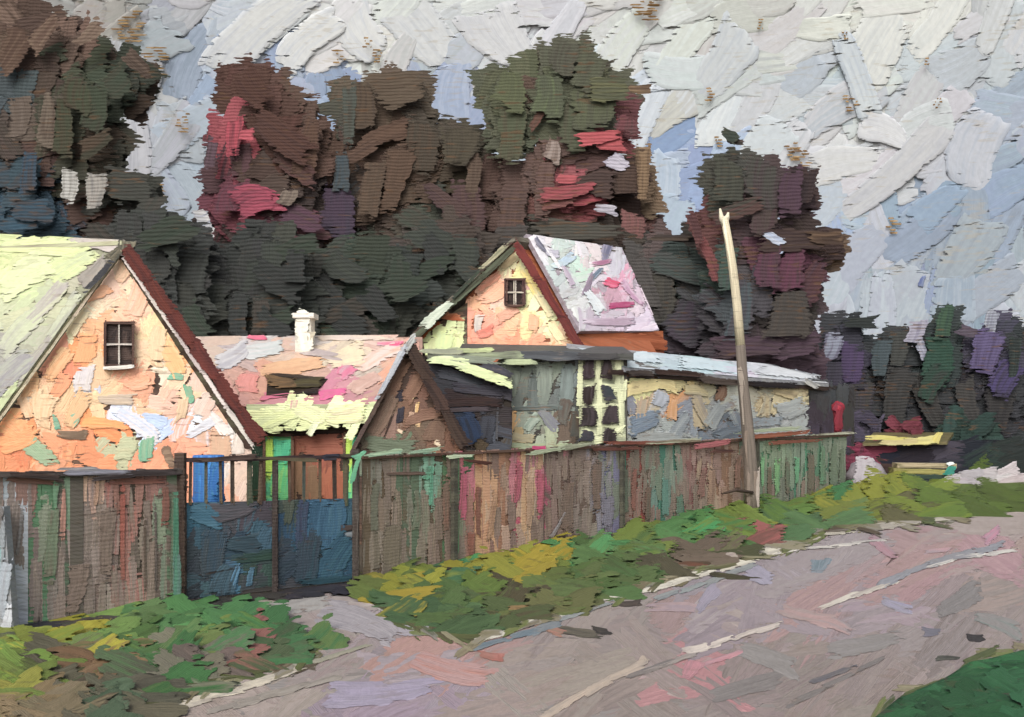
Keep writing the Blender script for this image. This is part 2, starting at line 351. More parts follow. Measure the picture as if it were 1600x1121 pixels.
# ------------------------------------------------------------------ grass verges (uncountable ground cover)
AGR = AN("""600,920,5c6a34 640,930,8a8a28 680,930,6e7a30 700,900,3f6a48 720,895,8c8424 740,920,5a7030 760,890,3c8c58 790,885,8c8c2c 820,895,a08c20 860,870,a4921e 900,865,4a8c50 840,900,6c7a30 880,910,4c6432 920,920,56683a
 960,890,4a6a3a 1000,870,56703c 980,860,6c7c34 1040,860,4c7a44 1060,840,3c8a50 1100,850,6a8038 1130,840,4a7c40 1160,830,6e8434 1090,870,6c5a50 1140,880,4a4a34 1180,860,7c4a48 1200,850,a05858 1230,840,4a6a44
 1220,810,5c7a34 1260,800,8a8a28 1300,800,707a2c 1330,780,8c8c1e 1360,800,7c8420 1400,770,8a8c20 1440,790,6c7c22 1480,770,5c7422 1520,780,50641e 1560,775,4c5c1c 1300,825,4a6a40 1350,830,4c4a34 1400,815,5a5434
 700,950,4c6438 740,970,4a6440 640,960,3f5a3c 620,940,a08c24 800,940,4c4234 840,930,5a6a34 780,960,4f5a38 580,930,4a5a34 860,950,6a6a40 1020,900,56683c 1060,890,4c4438 1280,785,3c7a48 1190,800,4a7040""")
SKW = .15; TH = .35
gr = M(); AGR = desat(AGR, .9, .88)
vpoly = [(568, 935), (600, 905), (760, 868), (900, 845), (1050, 820), (1165, 798), (1280, 775), (1330, 762), (1590, 765), (1700, 765), (1650, 800), (1500, 812), (1300, 828), (1190, 868), (1120, 886), (950, 936), (860, 965), (740, 1003), (650, 985), (590, 950)]
def gangle(x, y): return R.choice([-28, 24, -22, 30, 5])
def tuft(x, y):   # each clump is a slab of turf tilted up a little from the ground
    p = GROUND.pt(x, y); return Plane(p, (R.uniform(-.05, .05), -R.uniform(.05, .18), 1))
gb = [GROUND.pt(*p) + np.array([0, 0, .012]) for p in vpoly]
gr.add(np.array(gb), [tuple(f) for f in strip_faces(gb)], lin('4a4a30'), lin('5a6034'), np.array(gb)[:, :2] * 30)
fill(gr, GROUND, vpoly, AGR, (50, 19), 54, 20, gangle, 10, t=2.6, over=1.45, sfn=tuft, lift=(1, 4), jc=.12, rag=.22)
for x, y, L, w, a_, cc, c2 in [(660, 935, 46, 30, -38, '8a8a2c', '5c6a34'), (850, 930, 46, 34, -30, '56683a', '6a7836'), (610, 915, 44, 12, -12, '6c7434', '8a8830'), (735, 905, 24, 28, 70, '948a20', '5c6c34'), (775, 890, 40, 16, -20, '3c9058', '4c8c50'),
    (835, 885, 44, 14, -30, 'a8961e', '7c8430'), (900, 862, 40, 12, 6, '3f9058', '4c7a44'), (700, 890, 40, 8, 12, '3c8058', '4a6a48'), (1125, 858, 30, 14, -50, '9c8c84', 'b8a89c'), (1145, 880, 12, 22, 30, 'a08c88', 'c4b4a8'), (1180, 835, 18, 8, 0, 'a04858', '7c4a44'),
    (1230, 846, 30, 9, -20, 'a06460', '7c5048'), (1300, 800, 36, 20, -30, '8c8a28', '6c7a2a'), (1390, 775, 70, 14, 0, '84882a', '646e22'), (1430, 790, 60, 18, -32, '848a20', '5c6c1e'), (1500, 780, 70, 13, -12, '4e641e', '6c7a28'),
    (1350, 795, 40, 20, -40, '7c8424', '94902c'), (1540, 778, 40, 9, -4, '4a5a1c', '5c6c24'), (1455, 768, 60, 8, -4, '8c9028', '6c7a20'), (1210, 800, 34, 12, 20, '74842e', '8c8c30'), (1080, 835, 50, 10, 8, '3c8e50', '4c7c44'), (1100, 850, 40, 12, -10, '6a8238', '4c7840'),
    (1000, 865, 60, 13, 10, '5c7038', '6e7e36'), (790, 945, 34, 22, 40, '4c4434', '5a6a3a'), (735, 965, 40, 12, -20, '4f6a40', '3c5a3c'), (820, 958, 24, 14, 0, '8c6e48', '6a5438'), (600, 945, 30, 14, -35, '3c5c3c', '4c6a40'), (575, 928, 14, 5, -30, 'c03a5c', '8a3a44'),
    (1150, 905, 40, 6, -8, '3c342c', '544a3c'), (1080, 885, 30, 7, 0, '4c3a30', '84383c'), (960, 850, 60, 8, 6, '3f4438', '4c7a48')]:
    p = GROUND.pt(x, y); daub(gr, Plane(p, (0, -.14, 1)), x, y, L, w * .8, a_, lin(cc) * .84 + lin('56602c') * .1, lin(c2) * .6 + lin('56602c') * .3, t=3.2, lift=6, rag=.22)
# left verge
AGL = AN("""20,1010,7c8430 60,1020,a09c24 30,1040,6c8a34 100,1000,6c8440 150,990,6a8a44 200,980,5c7a4a 240,990,4c7c48 300,990,4c8048 130,1020,a8a024 200,1020,4c6c38 260,1010,5c7c48 350,1000,4a7c4a 320,1020,6c7c44 400,1000,3f6e44 450,1010,3a6a40
 60,1070,6a7c34 20,1080,8a8830 100,1060,5c5648 90,1090,4a4038 140,1070,7a5c44 180,1060,8c7050 220,1050,4c6c44 260,1060,3c6c3c 300,1050,7a7464 340,1040,6c5c58 380,1030,8c5a54 420,1020,4c5c40 160,1100,4a5c48 220,1090,4c4840 30,1110,8a7454 90,1115,7c6c54 10,980,4c4c48 470,1020,56703c 200,1110,5c5648""")
AGL = desat(AGL, .9, .88)
lpoly = [(-150, 1010), (0, 985), (120, 968), (270, 952), (340, 962), (420, 978), (500, 1015), (470, 1040), (350, 1065), (250, 1105), (180, 1180), (-300, 1260), (-400, 1100)]
gl = [GROUND.pt(*p) + np.array([0, 0, .012]) for p in lpoly]
gr.add(np.array(gl), [tuple(f) for f in strip_faces(gl)], lin('4a4a30'), lin('5a6034'), np.array(gl)[:, :2] * 30)
fill(gr, GROUND, lpoly, AGL, (56, 23), 62, 24, gangle, 12, t=3.0, over=1.6, sfn=tuft, lift=(1, 4), jc=.12, rag=.22)
for x, y, L, w, a_, cc, c2 in [(55, 1025, 75, 30, 28, '7a8830', 'a89c24'), (430, 1000, 74, 18, -28, '3f7040', '5c8440'), (310, 1005, 60, 20, 35, '5c8040', '7c8a40'), (20, 1075, 50, 26, -30, '6c8630', '8c9030'), (130, 1010, 60, 20, 0, '6c8038', 'b0a420'), (225, 985, 50, 16, 10, '4c8450', '6c8a48'),
    (85, 1090, 30, 16, 60, '5c544c', '6c6058'), (120, 1075, 34, 16, 30, '50443c', '3c5c40'), (190, 1058, 46, 12, 0, '8a7450', '6c5c40'), (280, 1060, 30, 18, -60, '8c8678', '6c7460'), (330, 1045, 44, 14, -25, '5c544c', '6c6c54'), (400, 1037, 22, 8, 0, 'a05450', '8c6c5c'), (240, 1085, 40, 16, 20, '345c34', '4c6c40'), (60, 985, 60, 8, 6, '42433f', '33302c')]:
    p = GROUND.pt(x, y); daub(gr, Plane(p, (0, -.14, 1)), x, y, L, w * .8, a_, lin(cc) * .84 + lin('56602c') * .1, lin(c2) * .6 + lin('56602c') * .3, t=3.2, lift=6, rag=.22)
# right near corner
AGC = AN("1400,1100,2c6a3a 1450,1080,2f7a44 1500,1050,2a6a38 1550,1040,2c7a40 1590,1020,2f6c3c 1560,1080,1f5c30 1500,1100,286034 1600,1100,2c7040 1450,1110,2a5a34")
cpoly = [(1365, 1125), (1405, 1092), (1480, 1060), (1515, 1036), (1550, 1030), (1620, 1012), (1800, 1000), (1900, 1300), (1300, 1300)]
AGC = (AGC[0], grey(AGC[1], .85) * .66)
gc = [GROUND.pt(*p) + np.array([0, 0, .012]) for p in cpoly]
gr.add(np.array(gc), [tuple(f) for f in strip_faces(gc)], lin('3a4030'), lin('2c5a34'), np.array(gc)[:, :2] * 30)
fill(gr, GROUND, cpoly, AGC, (44, 20), 50, 19, gangle, 15, t=2.4, over=1.5, clip=[(x, y) for x, y in cpoly], sfn=tuft, lift=(1, 4), jc=.1, rag=.2)
for pl_ in (vpoly[11:], lpoly[2:10], cpoly[:6]):
    for (a, b) in zip(pl_[:-1], pl_[1:]):
        L = math.hypot(b[0] - a[0], b[1] - a[1]); an_ = -math.degrees(math.atan2(b[1] - a[1], b[0] - a[0]))
        for q in range(max(1, int(L / 16))):
            f_ = R.random(); x = a[0] + (b[0] - a[0]) * f_ + R.uniform(-6, 6); y = a[1] + (b[1] - a[1]) * f_ + R.uniform(-5, 5)
            daub(gr, GROUND, x, y, R.uniform(14, 36), R.uniform(3, 8), an_ + R.uniform(-25, 25), R.choice(['6c6448', '5a5c38', '80785c', '4c5434', '8c8468', '6c7440', '544838']), R.choice(['8c857c', '5c6438', '7c7058']), t=2, lift=R.uniform(3, 7), rag=.3)
tag(gr.build("grass", MAT['grass']), "thick green and yellow grass on the road verges", "grass", kind='stuff')

SKW = .45; TH = .5
# ------------------------------------------------------------------ clouds (far overcast, real slabs lit by the sun)
ASK = AN("""60,-60,b8b0a8 200,-40,b4b0ac 330,60,b8c4d4 300,20,c8c8cc 400,40,d2d4d8 480,40,e6e2da 560,60,e8e4dc 440,70,e0dcd4 620,50,dcd9d2 700,40,d8d8d6 780,60,dedad8 820,50,d4d2d4 880,30,d8d4d4 300,110,a4b4cc 270,60,a8aab0   
 180,20,b8b0a4 250,20,b4b8c0 330,110,9fb2d4 400,90,b8c2d4 460,110,9cb0d2 490,150,94a8cc 440,140,aab8d0 270,210,b4b8c0 300,250,a8b4c4 240,180,c4c4c8 320,200,b4bccc  700,120,a8b4d0 720,160,9cacce 660,110,bcc2cc 740,100,c2c6d0 690,170,9cb0d4 800,100,d4d2d2
   610,90,ccc8c0 950,50,d6d4ce 1000,60,dcdad2 1060,100,cfcfcb 1100,60,d6d6ce  1140,20,ccc8bc 1200,80,d0cfc8 1300,60,e0ddd0 1400,60,e4e1d2 1480,40,e6e4d8 1550,50,c0c8cc 1540,20,d4d4d0 1040,130,ccd0d4 1000,170,ccd4de 1090,150,c8c4b8
 1150,120,c8cbca 1250,130,c2cace 1350,120,cfd4d4 1450,110,c8ced2 1520,130,b8c0c8   1060,200,90aad4 1030,220,88a2d0 1090,220,9ab2d8 1110,240,a4b8d8 1130,180,d0d4d3 1200,180,c6cacc 1300,170,b4c2c8 1340,200,d4d0cc 1260,220,cecbc8 1360,220,d6d2d0 1450,200,c8c4c8
 1520,220,bec2ca 1570,200,a4b2c8 1040,270,a6b8ce 1060,320,a8bcd2 1090,280,8ca4d2 1020,330,a0b2c8 1100,330,a0b0c8   1290,330,b0bac8 1330,300,c2c3c6 1300,270,ccc8c8 1400,280,c6c2c0 1480,260,bebec4 1550,290,98aac4 1310,350,94acd2 1350,340,bcc0c6 1400,330,8aa2be
  1450,310,88a0ba 1500,350,7e96b2 1560,340,90a4ba 1580,300,8ca0c0 1360,400,a4aebc 1420,390,8a9cb2 1480,400,98a4b0 1540,400,96a2ae 1330,450,98a6b4 1400,450,a0a8b2 1440,440,8898b8 1500,450,869ab0 1550,470,96a4b2 1290,470,a8b0bc 1320,480,acb4c0 1400,480,a8b0bc 1480,480,90a0b2 1590,480,a8b0b8
 100,300,a8b0bc 600,300,a4aebc 900,250,b0b8c8 830,250,a8b6ca 1200,380,b0c2e0 700,500,a8b0bc 1300,560,a8acb8 1500,560,a0a8b4 -300,100,b8bcc4 2000,200,b8bcc4 -300,500,a4acb8 2000,500,a0a8b4 800,-300,dcdad6""")
cl = M(); ASK = (ASK[0], grey(ASK[1], .66) * np.array([.82, .86, .89]))
class Dome:
    def __init__(s, x, y):
        d = P(x, y, 1.0) - np.array([0, 0, EYE]); d /= np.linalg.norm(d)
        r = 150 + R.uniform(-.35, .35); n = -d + NR.uniform(-.012, .012, 3)
        s.pl = Plane(np.array([0, 0, EYE]) + d * r, n); s.n = s.pl.n; s.pt = s.pl.pt; s.map = s.pl.map
def sang(x, y):
    if y > 330: return R.choice([88, 80, 60, 100])
    if x < 760 and y > 90: return R.choice([80, 95, 50])
    return R.choice([48, 40, 55, 30, 12])
def big(x0, y0, x1, y1): return [(x0, y0), (x1, y0), (x1, y1), (x0, y1)]
fill(cl, None, big(-900, -500, 2500, 640), ASK, (120, 105), 105, 70, sang, 15, t=5, over=1.15, sfn=Dome, lift=(-14, -8), jc=.03)
fill(cl, None, big(-60, -60, 1680, 620), ASK, (50, 42), 58, 26, sang, 24, t=1.4, over=1.4, sfn=Dome, lift=(-2, 2), jc=.03, rag=.14, skip=lambda x, y: y > 330 and x < 950)
ASK_DONE = 1
for x, y, L, w, a_, cc, c2 in [(400, 45, 90, 34, 42, 'e2ded6', 'c8ccd4'), (480, 60, 60, 26, 40, 'e8e3da', 'd0d4da'), (560, 50, 46, 32, -60, 'e6e2da', 'ccd0d8'), (660, 50, 60, 38, -50, 'dcdad6', 'c4c8cc'), (780, 60, 50, 42, -55, 'dcd8d6', 'c8c8cc'), (300, 110, 24, 34, 0, '98accf', 'b4c0d4'),
    (700, 150, 60, 34, 86, '9caed0', 'b4c0d8'), (470, 110, 40, 28, 80, '9cb0d2', 'b8c4d8'), (1060, 215, 44, 30, -30, '90a8d4', 'a8bcdc'), (1040, 290, 50, 26, 84, 'a8bacf', 'b8c6d4'), (1290, 160, 90, 40, 4, 'c2ccce', '9cb0c0'), (1340, 120, 70, 20, -70, 'cdd2d2', 'b0bcc8'),
    (1400, 270, 120, 24, 42, 'c6c2c0', 'b4b4bc'), (1480, 90, 90, 36, 50, 'd4d6d2', 'b0bcc6'), (1370, 70, 60, 40, 60, 'e2dfd2', 'c8ccc8'), (1250, 60, 70, 36, 30, 'd6d4cc', 'c0c4c4'), (1130, 100, 60, 34, 55, 'cdcfcd', 'b8c0c8'), (1420, 350, 90, 20, 38, '8aa0ba', 'a0b0c0'),
    (1490, 400, 60, 34, 78, '96a3b2', '849ab4'), (1390, 450, 60, 40, 84, 'a2aab4', '8c9cb4'), (1330, 430, 60, 26, 70, 'a0aab6', '90a2b8'), (1550, 420, 50, 30, 84, '98a4b0', '8aa0b8'), (1440, 440, 9, 4, 70, '5c6ca8', '8c9cb8'), (1490, 470, 40, 36, 86, '8ea0b2', 'a0acb8'), (1380, 200, 40, 22, -20, 'd8d4d2', 'c4c4c8'), (1520, 230, 60, 40, 70, 'c0c0c8', 'aab4c4')]:
    daub(cl, Dome(x, y), x, y, L, w, a_, grey(lin(cc), .66) * (.82, .86, .89), grey(lin(c2), .66) * (.84, .87, .9), t=2.0, lift=6, rag=.15)
for x, y, s_ in [(235, 100, 22), (290, 195, 13), (530, 92, 14), (575, 70, 10), (1010, 18, 26), (1015, 8, 30), (1250, 250, 24), (1235, 238, 16), (1395, 355, 16), (1330, 165, 18), (1465, 165, 10), (1190, 40, 8), (1110, 150, 12), (1320, 60, 7), (1120, 225, 10), (245, 300, 12), (200, 45, 24), (590, 90, 12), (1450, 100, 7)]:
    dm = Dome(x, y); s_ *= .5 if x > 300 else .8
    for q in range(int(s_ * .5) + 2):
        for h_ in range(2): daub(cl, dm, x + R.uniform(-s_, s_) * 1.2, y + (q - s_ * .25 - 1) * 4.6, s_ * R.uniform(.15, .7), 1.3, 0, R.choice(['9a7c4e', '8a6a40', 'b09060']), '5c4228', t=1.5, lift=20, rag=.5)
tag(cl.build("sky", MAT['cloud']), "grey white and blue overcast sky", kind='structure')

# ------------------------------------------------------------------ trees
GAPS = []
def crown(m, poly, D, thick, an, sp, L, Wd, seed, holes=(), ang=88, jc=.14):
    xs = [p[0] for p in poly]; ys = [p[1] for p in poly]; cx = (min(xs) + max(xs)) / 2; cy = (min(ys) + max(ys)) / 2
    rx = (max(xs) - min(xs)) / 2 + 1; ry = (max(ys) - min(ys)) / 2 + 1
    hole = lambda x, y: any(((x - a) / (rr_ + 6)) ** 2 + ((y - b) / (r2 + 6)) ** 2 < 1 for a, b, rr_, r2 in holes)
    def mk(side):
        def f(x, y):
            q = max(0, 1 - ((x - cx) / rx) ** 2 * .8 - ((y - cy) / ry) ** 2 * .5)
            dy = side * (thick * math.sqrt(q) * .8 + R.uniform(-.05, .05)) if side else -thick * math.sqrt(q) * .8 + .28 + R.uniform(-.05, .05)
            return Plane(P(x, y, D + dy), (R.uniform(-.07, .07), -1, R.uniform(-.02, .12)))
        return f
    an = (an[0], an[1] * .92); dk = an
    fill(m, None, poly, dk, (sp * 1.25, sp * 1.25), L * 1.05, Wd * 1.1, ang, 40, t=2.4, sfn=mk(1), jc=.08, skip=hole, rag=.22)
    fill(m, None, poly, dk, (sp * 1.05, sp * 1.05), L * 1.1, Wd * 1.4, ang, 40, t=1.5, sfn=mk(0), jc=.08, skip=hole, rag=.22)
    fill(m, None, poly, an, (sp * 1.12, sp * 1.12), L * 1.18, Wd * 1.38, lambda x, y: R.choice([ang, ang, ang - 10, 30, 130]), 14, t=1.5, sfn=mk(-1), jc=.09, over=1.35, skip=hole, rag=.16)
def trunk(m, x, ytop, D, r, c_='4a3a30', limbs=7, spread=90, ylow=None):
    base = P(x, HZ, D); base[2] = 0; top = P(x + R.uniform(-8, 8), ytop, D); h = top[2]
    pts = []; rad = []
    for i in range(8):
        f = i / 7; pts.append(base + (top - base) * f + np.array([R.uniform(-.15, .15) * (f > 0), R.uniform(-.1, .1), 0])); rad.append(r * (1.25 if i == 0 else 1) * (1 - .88 * f))
    m.tube(pts, rad, c_, '6a5848')
    for i in range(limbs):
        f = .3 + .62 * i / limbs; a = base + (top - base) * f; s = 1 if i % 2 else -1
        l = spread / F * D * (1.1 - f) * R.uniform(.7, 1.1)
        e = a + np.array([s * l, R.uniform(-.5, .5) * l, l * R.uniform(.35, .8)])
        mid = (a + e) / 2 + np.array([0, 0, l * .12]); rr_ = r * (1 - .85 * f) * .5
        m.tube([a, mid, e], [rr_, rr_ * .6, rr_ * .2], c_, '6a5848', 7)
def tree(name, label, cat, poly0, D, thick, an, sp, L, Wd, tx, ytop, r, holes=(), group="trees behind the village", limbs=7, spread=100, extra=(), ang=88, jc=.14):
    xs_ = [p[0] for p in poly0]; ys_ = [p[1] for p in poly0]; mx_ = (min(xs_) + max(xs_)) / 2; y1_ = max(ys_)
    poly = [(mx_ + (x - mx_) * .93, y + 14 * (1 if y < y1_ - 60 else 0)) for x, y in poly0]
    an = desat(an, .7); an = (an[0], grey(an[1], .66)); am = an[1].mean(0)
    soft = lambda h_: grey(lin(h_) * .66 + am * .34, .78) * .84
    b = P(tx, HZ, D); b[2] = 0; t = thing(name, label, cat, b, group)
    m = M(); crown(m, poly, D, thick, an, sp, L, Wd, 0, holes, ang, jc)
    for (x, y, L_, w_, a_, cc, c2) in extra:
        daub(m, Plane(P(x, y, D - thick * .82 - R.uniform(.1, .4)), (R.uniform(-.08, .08), -1, R.uniform(-.02, .14))), x, y, L_, w_, a_, soft(cc), soft(c2), t=2.0, lift=0, rag=.2)
    m.build("crown", MAT['foliage'], t)
    m = M(); trunk(m, tx, ytop, D, r, limbs=limbs, spread=spread); m.build("trunk", MAT['bark'], t)
    return t

A1 = AN("""30,60,5a3a2a 120,30,7a5640 90,60,5d4030 200,80,6a4a38 60,140,4a3528 95,130,3d4a2c 140,120,3c4a2a 165,140,31452f 190,110,32402f 230,140,533c2c 100,200,3b4228 160,210,4a3826 60,200,6b5844 20,150,3c5058 10,250,4a3d36 40,290,234e60 20,330,1d5570 90,350,1c4f68 60,250,5a3a30
 30,230,4b3a30 120,250,3a3c28 200,280,3f443a 230,310,3a4038 250,360,43423c 150,170,3a4633 110,300,5c4034 130,345,5f3d30 180,240,33382a 0,100,6a4a34 10,10,7a5840 200,330,40423a 60,370,1c4a5c 20,400,3c3c3c 150,370,4a3630""")
A2 = AN("""380,140,54321f 420,180,5a3a28 440,230,56321f 365,215,b83048 350,250,5c3a42 400,260,48382a 350,310,7a3048 385,315,a83450 430,345,6a3348 470,330,4f3e36 480,300,46423a 300,340,3e403a 270,330,42413a 480,250,5a3f2a 500,200,5c432e 440,290,4d4238 330,380,3a3c38 390,400,3b3d38
 260,420,3a3d3c 340,440,38393a 420,460,363c38 450,400,3c3a38 300,480,3b3e38 400,500,373c36 320,290,4a3a4a 380,350,8a3048 430,130,5c3c2c 470,190,5a4430 250,390,42403c 400,370,453c38""")
A3 = AN("""560,130,64523a 620,130,66543e 650,150,5c4c3a 540,180,4c4e40 560,220,644430 600,200,5a432f 620,240,583b29 660,220,4e4335 700,230,4f4634 740,240,47402e 540,270,3f4c54 560,300,604632 640,270,5c422d 680,260,4f422c 530,320,4c3550 545,340,452e40 620,340,523f33 650,350,3b4638 700,330,5c3f3c
 740,320,5a383c 740,360,5f403a 600,400,364232 540,420,36463a 580,450,364836 640,440,38423e 700,400,523f34 650,400,4c4038 720,420,4c4338 560,480,33442f 620,490,3b3d34 700,460,3d4038 500,400,42423a 500,450,383e3a 520,510,363c34 600,510,3c3a34 690,440,434036 760,380,504038""")
A4 = AN("""870,80,4c5640 900,100,4c5840 930,110,424c3a 770,130,445438 800,150,4b5c36 835,165,543d30 860,170,4c5c3c 920,150,545e3a 960,150,4a5840 880,200,46583a 940,180,465240 980,130,5c4c3a 790,200,425436 830,220,4a5c40 980,190,7a3340 940,215,a83644 900,240,5c3a3a 850,235,60453c
 930,270,3f2c2c 970,290,3c2a26 1000,250,8c6c40 1010,300,8e6e42 880,300,a83a48 905,310,b03448 860,320,8c4a44 840,300,60443e 790,290,563a32 800,330,5a4038 990,345,7c4a48 1010,360,5e4340 900,360,3f463e 860,355,444c42 950,370,4a483f 1000,200,8a6a3c 960,320,3c2c2a 1000,270,6c5030""")
A5 = AN("""1135,270,464c3c 1160,280,444c3e 1200,270,4c3a3c 1230,290,4e3444 1180,310,4a4038 1220,330,4f3a42 1260,280,33262a 1280,300,4c3630 1150,330,3c4a3a 1190,350,4c383c 1240,370,40302a 1290,370,3e2c24 1310,370,6c5030 1095,350,6c3530 1120,390,703a33 1130,420,2f5246 1160,400,4e3c3c
 1190,400,5e2c44 1230,400,702c4c 1210,430,4c3438 1260,420,5a2e40 1280,440,4c3430 1230,460,423e38 1180,450,4a484c 1210,490,403d38 1240,500,3c3b36 1160,470,42565c 1170,540,4c3a46 1230,540,523848 1130,500,42444a 1290,480,4c3c44 1270,520,503a4a""")
A6 = AN("""1010,420,524a44 1030,400,604c48 1050,450,46483f 1020,470,4d4a44 1070,480,504c40 1060,520,4c3c4a 1090,430,3a4e46 1100,500,454750 1130,530,403a3c 1100,540,4f3a3c 1060,400,384c48 1080,380,3c342e 1000,380,4a4640 1040,360,5c4440 1110,460,4c5058""")
AB = AN("""250,420,3a3e3c 340,440,38393a 420,460,363c38 300,490,3b3e38 400,500,373c36 540,430,36463a 600,420,364232 580,470,364836 640,440,38423e 700,400,523f34 650,400,4c4038 560,490,33442f 620,500,3b3d34 700,470,3d4038 500,400,42423a 480,450,383e3a 750,370,504038 200,440,3c3c3a 800,360,4c4440""")
BK = "tall trees of the wood behind the houses"
tree("broadleaf_tree", "tall brown and teal tree at the picture's left edge above the lime roof", "tree",
     [(-160, 40), (-40, 0), (20, 0), (110, 20), (150, 60), (215, 80), (245, 110), (235, 150), (190, 180), (215, 250), (260, 300), (275, 400), (-200, 400)], 40, 3.2, A1, 33, 30, 17, 90, 50, .42,
     holes=[(108, 298, 14, 22)], group=BK,
     extra=[(120, 150, 34, 26, 86, '3f4c2c', '4c3c26'), (150, 170, 44, 22, 80, '36482e', '3c3c28'), (75, 190, 44, 14, 84, '7a6854', '5a4434'), (100, 200, 50, 16, 88, '3c4628', '4c4024'), (185, 130, 26, 24, 40, '324630', '44402c'), (150, 225, 30, 16, 30, '3c3c26', '5a4028'), (200, 290, 40, 30, -10, '40453c', '3a3c36'),
            (150, 300, 34, 17, 84, 'b4aca0', '8a8884'), (110, 290, 26, 15, 84, 'd0cec4', 'a8a49c'), (50, 330, 34, 20, 0, '1c5068', '4a3c38'), (30, 350, 40, 10, 0, '22607c', '3c4448'), (20, 80, 40, 24, 60, '5c3c28', '7a5a40'), (70, 50, 34, 14, 50, '6c4a38', '8a6c50'), (140, 55, 30, 12, 40, '8c7058', '6a4a38'), (45, 270, 40, 14, 86, '24506a', '4a4040'),
            (230, 330, 34, 20, 60, '3c4038', '4a443c'), (215, 100, 28, 14, -40, '4f3a2c', '6a5240')])
tree("broadleaf_tree", "brown tree with crimson patches rising behind the pink-roofed house", "tree",
     [(330, 130), (365, 105), (420, 100), (450, 130), (505, 170), (525, 240), (530, 420), (310, 430), (315, 300), (330, 220)], 42, 3.0, A2, 33, 30, 18, 420, 130, .4, group=BK,
     extra=[(365, 212, 34, 14, 86, 'd03450', '7a2c3c'), (385, 210, 14, 10, 0, 'e84a60', 'b03448'), (400, 310, 40, 24, 10, 'c4365c', '7c3048'), (425, 318, 20, 14, 0, 'e0486c', 'a83858'), (365, 305, 24, 34, 86, '7a3048', '5c3a48'), (395, 140, 36, 24, -50, '55331f', '4a2c20'), (440, 215, 60, 24, -35, '5a3624', '4a3028'),
            (460, 265, 44, 16, -30, '5a3630', '4c3c30'), (470, 340, 34, 20, -20, '5c3850', '4c3c40'), (330, 240, 30, 10, 80, '6c5060', '4a3c40'), (480, 230, 50, 20, 80, '64462c', '5a4030'), (430, 290, 30, 22, 0, '58483a', '42382c'), (450, 310, 18, 14, 60, '8c7c68', '5c5044'), (320, 350, 12, 28, 16, 'dcdcda', 'a8b4c8')])
tree("broadleaf_tree", "broad umber tree in the middle of the wood left of the green crown", "tree",
     [(525, 130), (560, 110), (640, 112), (670, 130), (665, 165), (700, 195), (755, 215), (760, 400), (520, 430), (515, 230)], 43, 3.2, A3, 33, 31, 19, 640, 120, .45, group=BK,
     extra=[(620, 140, 44, 32, 10, '66533c', '5c4832'), (570, 170, 40, 20, 84, '604a32', '4c3c30'), (600, 210, 50, 16, 20, '6a4830', '583a28'), (660, 230, 44, 30, 84, '4c4232', '5a4430'), (720, 230, 38, 30, 80, '504832', '40382a'), (545, 180, 54, 12, 88, '4e5a50', '4c463a'), (535, 270, 34, 14, 88, '3c5460', '4c4c48'), (530, 330, 46, 30, 86, '4c3552', '3c3850'),
            (620, 280, 60, 20, 76, '60442e', '6c4c34'), (660, 350, 44, 18, -25, '3c4a3c', '4c4438'), (730, 330, 44, 36, 80, '5c3c40', '64443c'), (700, 320, 50, 16, -40, '5e403c', '50343c'), (580, 300, 50, 20, 80, '5c4632', '6c5038'), (740, 270, 44, 14, 86, '6c5440', '5c4434'), (560, 240, 34, 12, 25, '6c4a34', '54382a')])
tree("broadleaf_tree", "tallest dark green tree with red dabs above the pink-topped house", "tree",
     [(745, 125), (790, 105), (835, 100), (850, 62), (885, 55), (925, 80), (960, 120), (995, 150), (985, 230), (1015, 260), (1020, 350), (1000, 400), (760, 400), (755, 240), (770, 180)], 42, 3.0, A4, 33, 30, 19, 880, 70, .5,
     holes=[(805, 252, 34, 18), (960, 250, 16, 16), (950, 333, 22, 9)], group=BK,
     extra=[(880, 90, 30, 26, 80, '4a5440', '3c4034'), (920, 110, 40, 26, 70, '4c5a3e', '424c38'), (800, 140, 34, 26, 80, '4a5c34', '5c6c38'), (860, 150, 40, 26, 84, '46583c', '5c7440'), (930, 165, 44, 40, 86, '50603a', '424e3a'), (900, 200, 40, 32, 84, '465a3a', '4c5038'), (800, 210, 54, 24, 86, '465a38', '4c4a30'), (840, 185, 24, 8, 60, '6c3c2c', '5c4434'),
            (950, 140, 34, 22, 0, '4a5838', '6a7038'), (980, 195, 14, 20, 80, '7c3040', '5c3a40'), (935, 215, 34, 11, 8, 'd03848', 'e84a5a'), (955, 226, 24, 12, 0, 'e0404e', 'b03040'), (885, 280, 18, 8, 0, 'e04858', 'b03444'), (890, 300, 44, 12, 10, 'b83448', '8c3c40'), (915, 312, 34, 10, 10, 'c02c48', '5c2c34'), (870, 315, 30, 14, 20, '944c44', '7c3c40'),
            (965, 255, 20, 14, -30, 'd4cee0', 'b4acc8'), (985, 285, 24, 34, 80, '4c3428', '3c2a24'), (1005, 270, 50, 12, 88, '947244', '6c5030'), (930, 285, 34, 22, 0, '3c2a2a', '4c3430'), (865, 235, 20, 14, 80, 'a89488', '7c6458'), (900, 360, 80, 16, -4, '3f473e', '4a4c44'), (800, 330, 50, 24, 84, '5c403a', '4c3834'), (850, 300, 50, 16, 85, '6c4c44', '5c3c38'),
            (945, 326, 20, 9, -10, 'ccc8d8', 'a8a4b8'), (990, 350, 18, 22, 86, '8c4c4c', '5c443c'), (1000, 140, 20, 8, 0, '6c5034', '9a7a4a')])
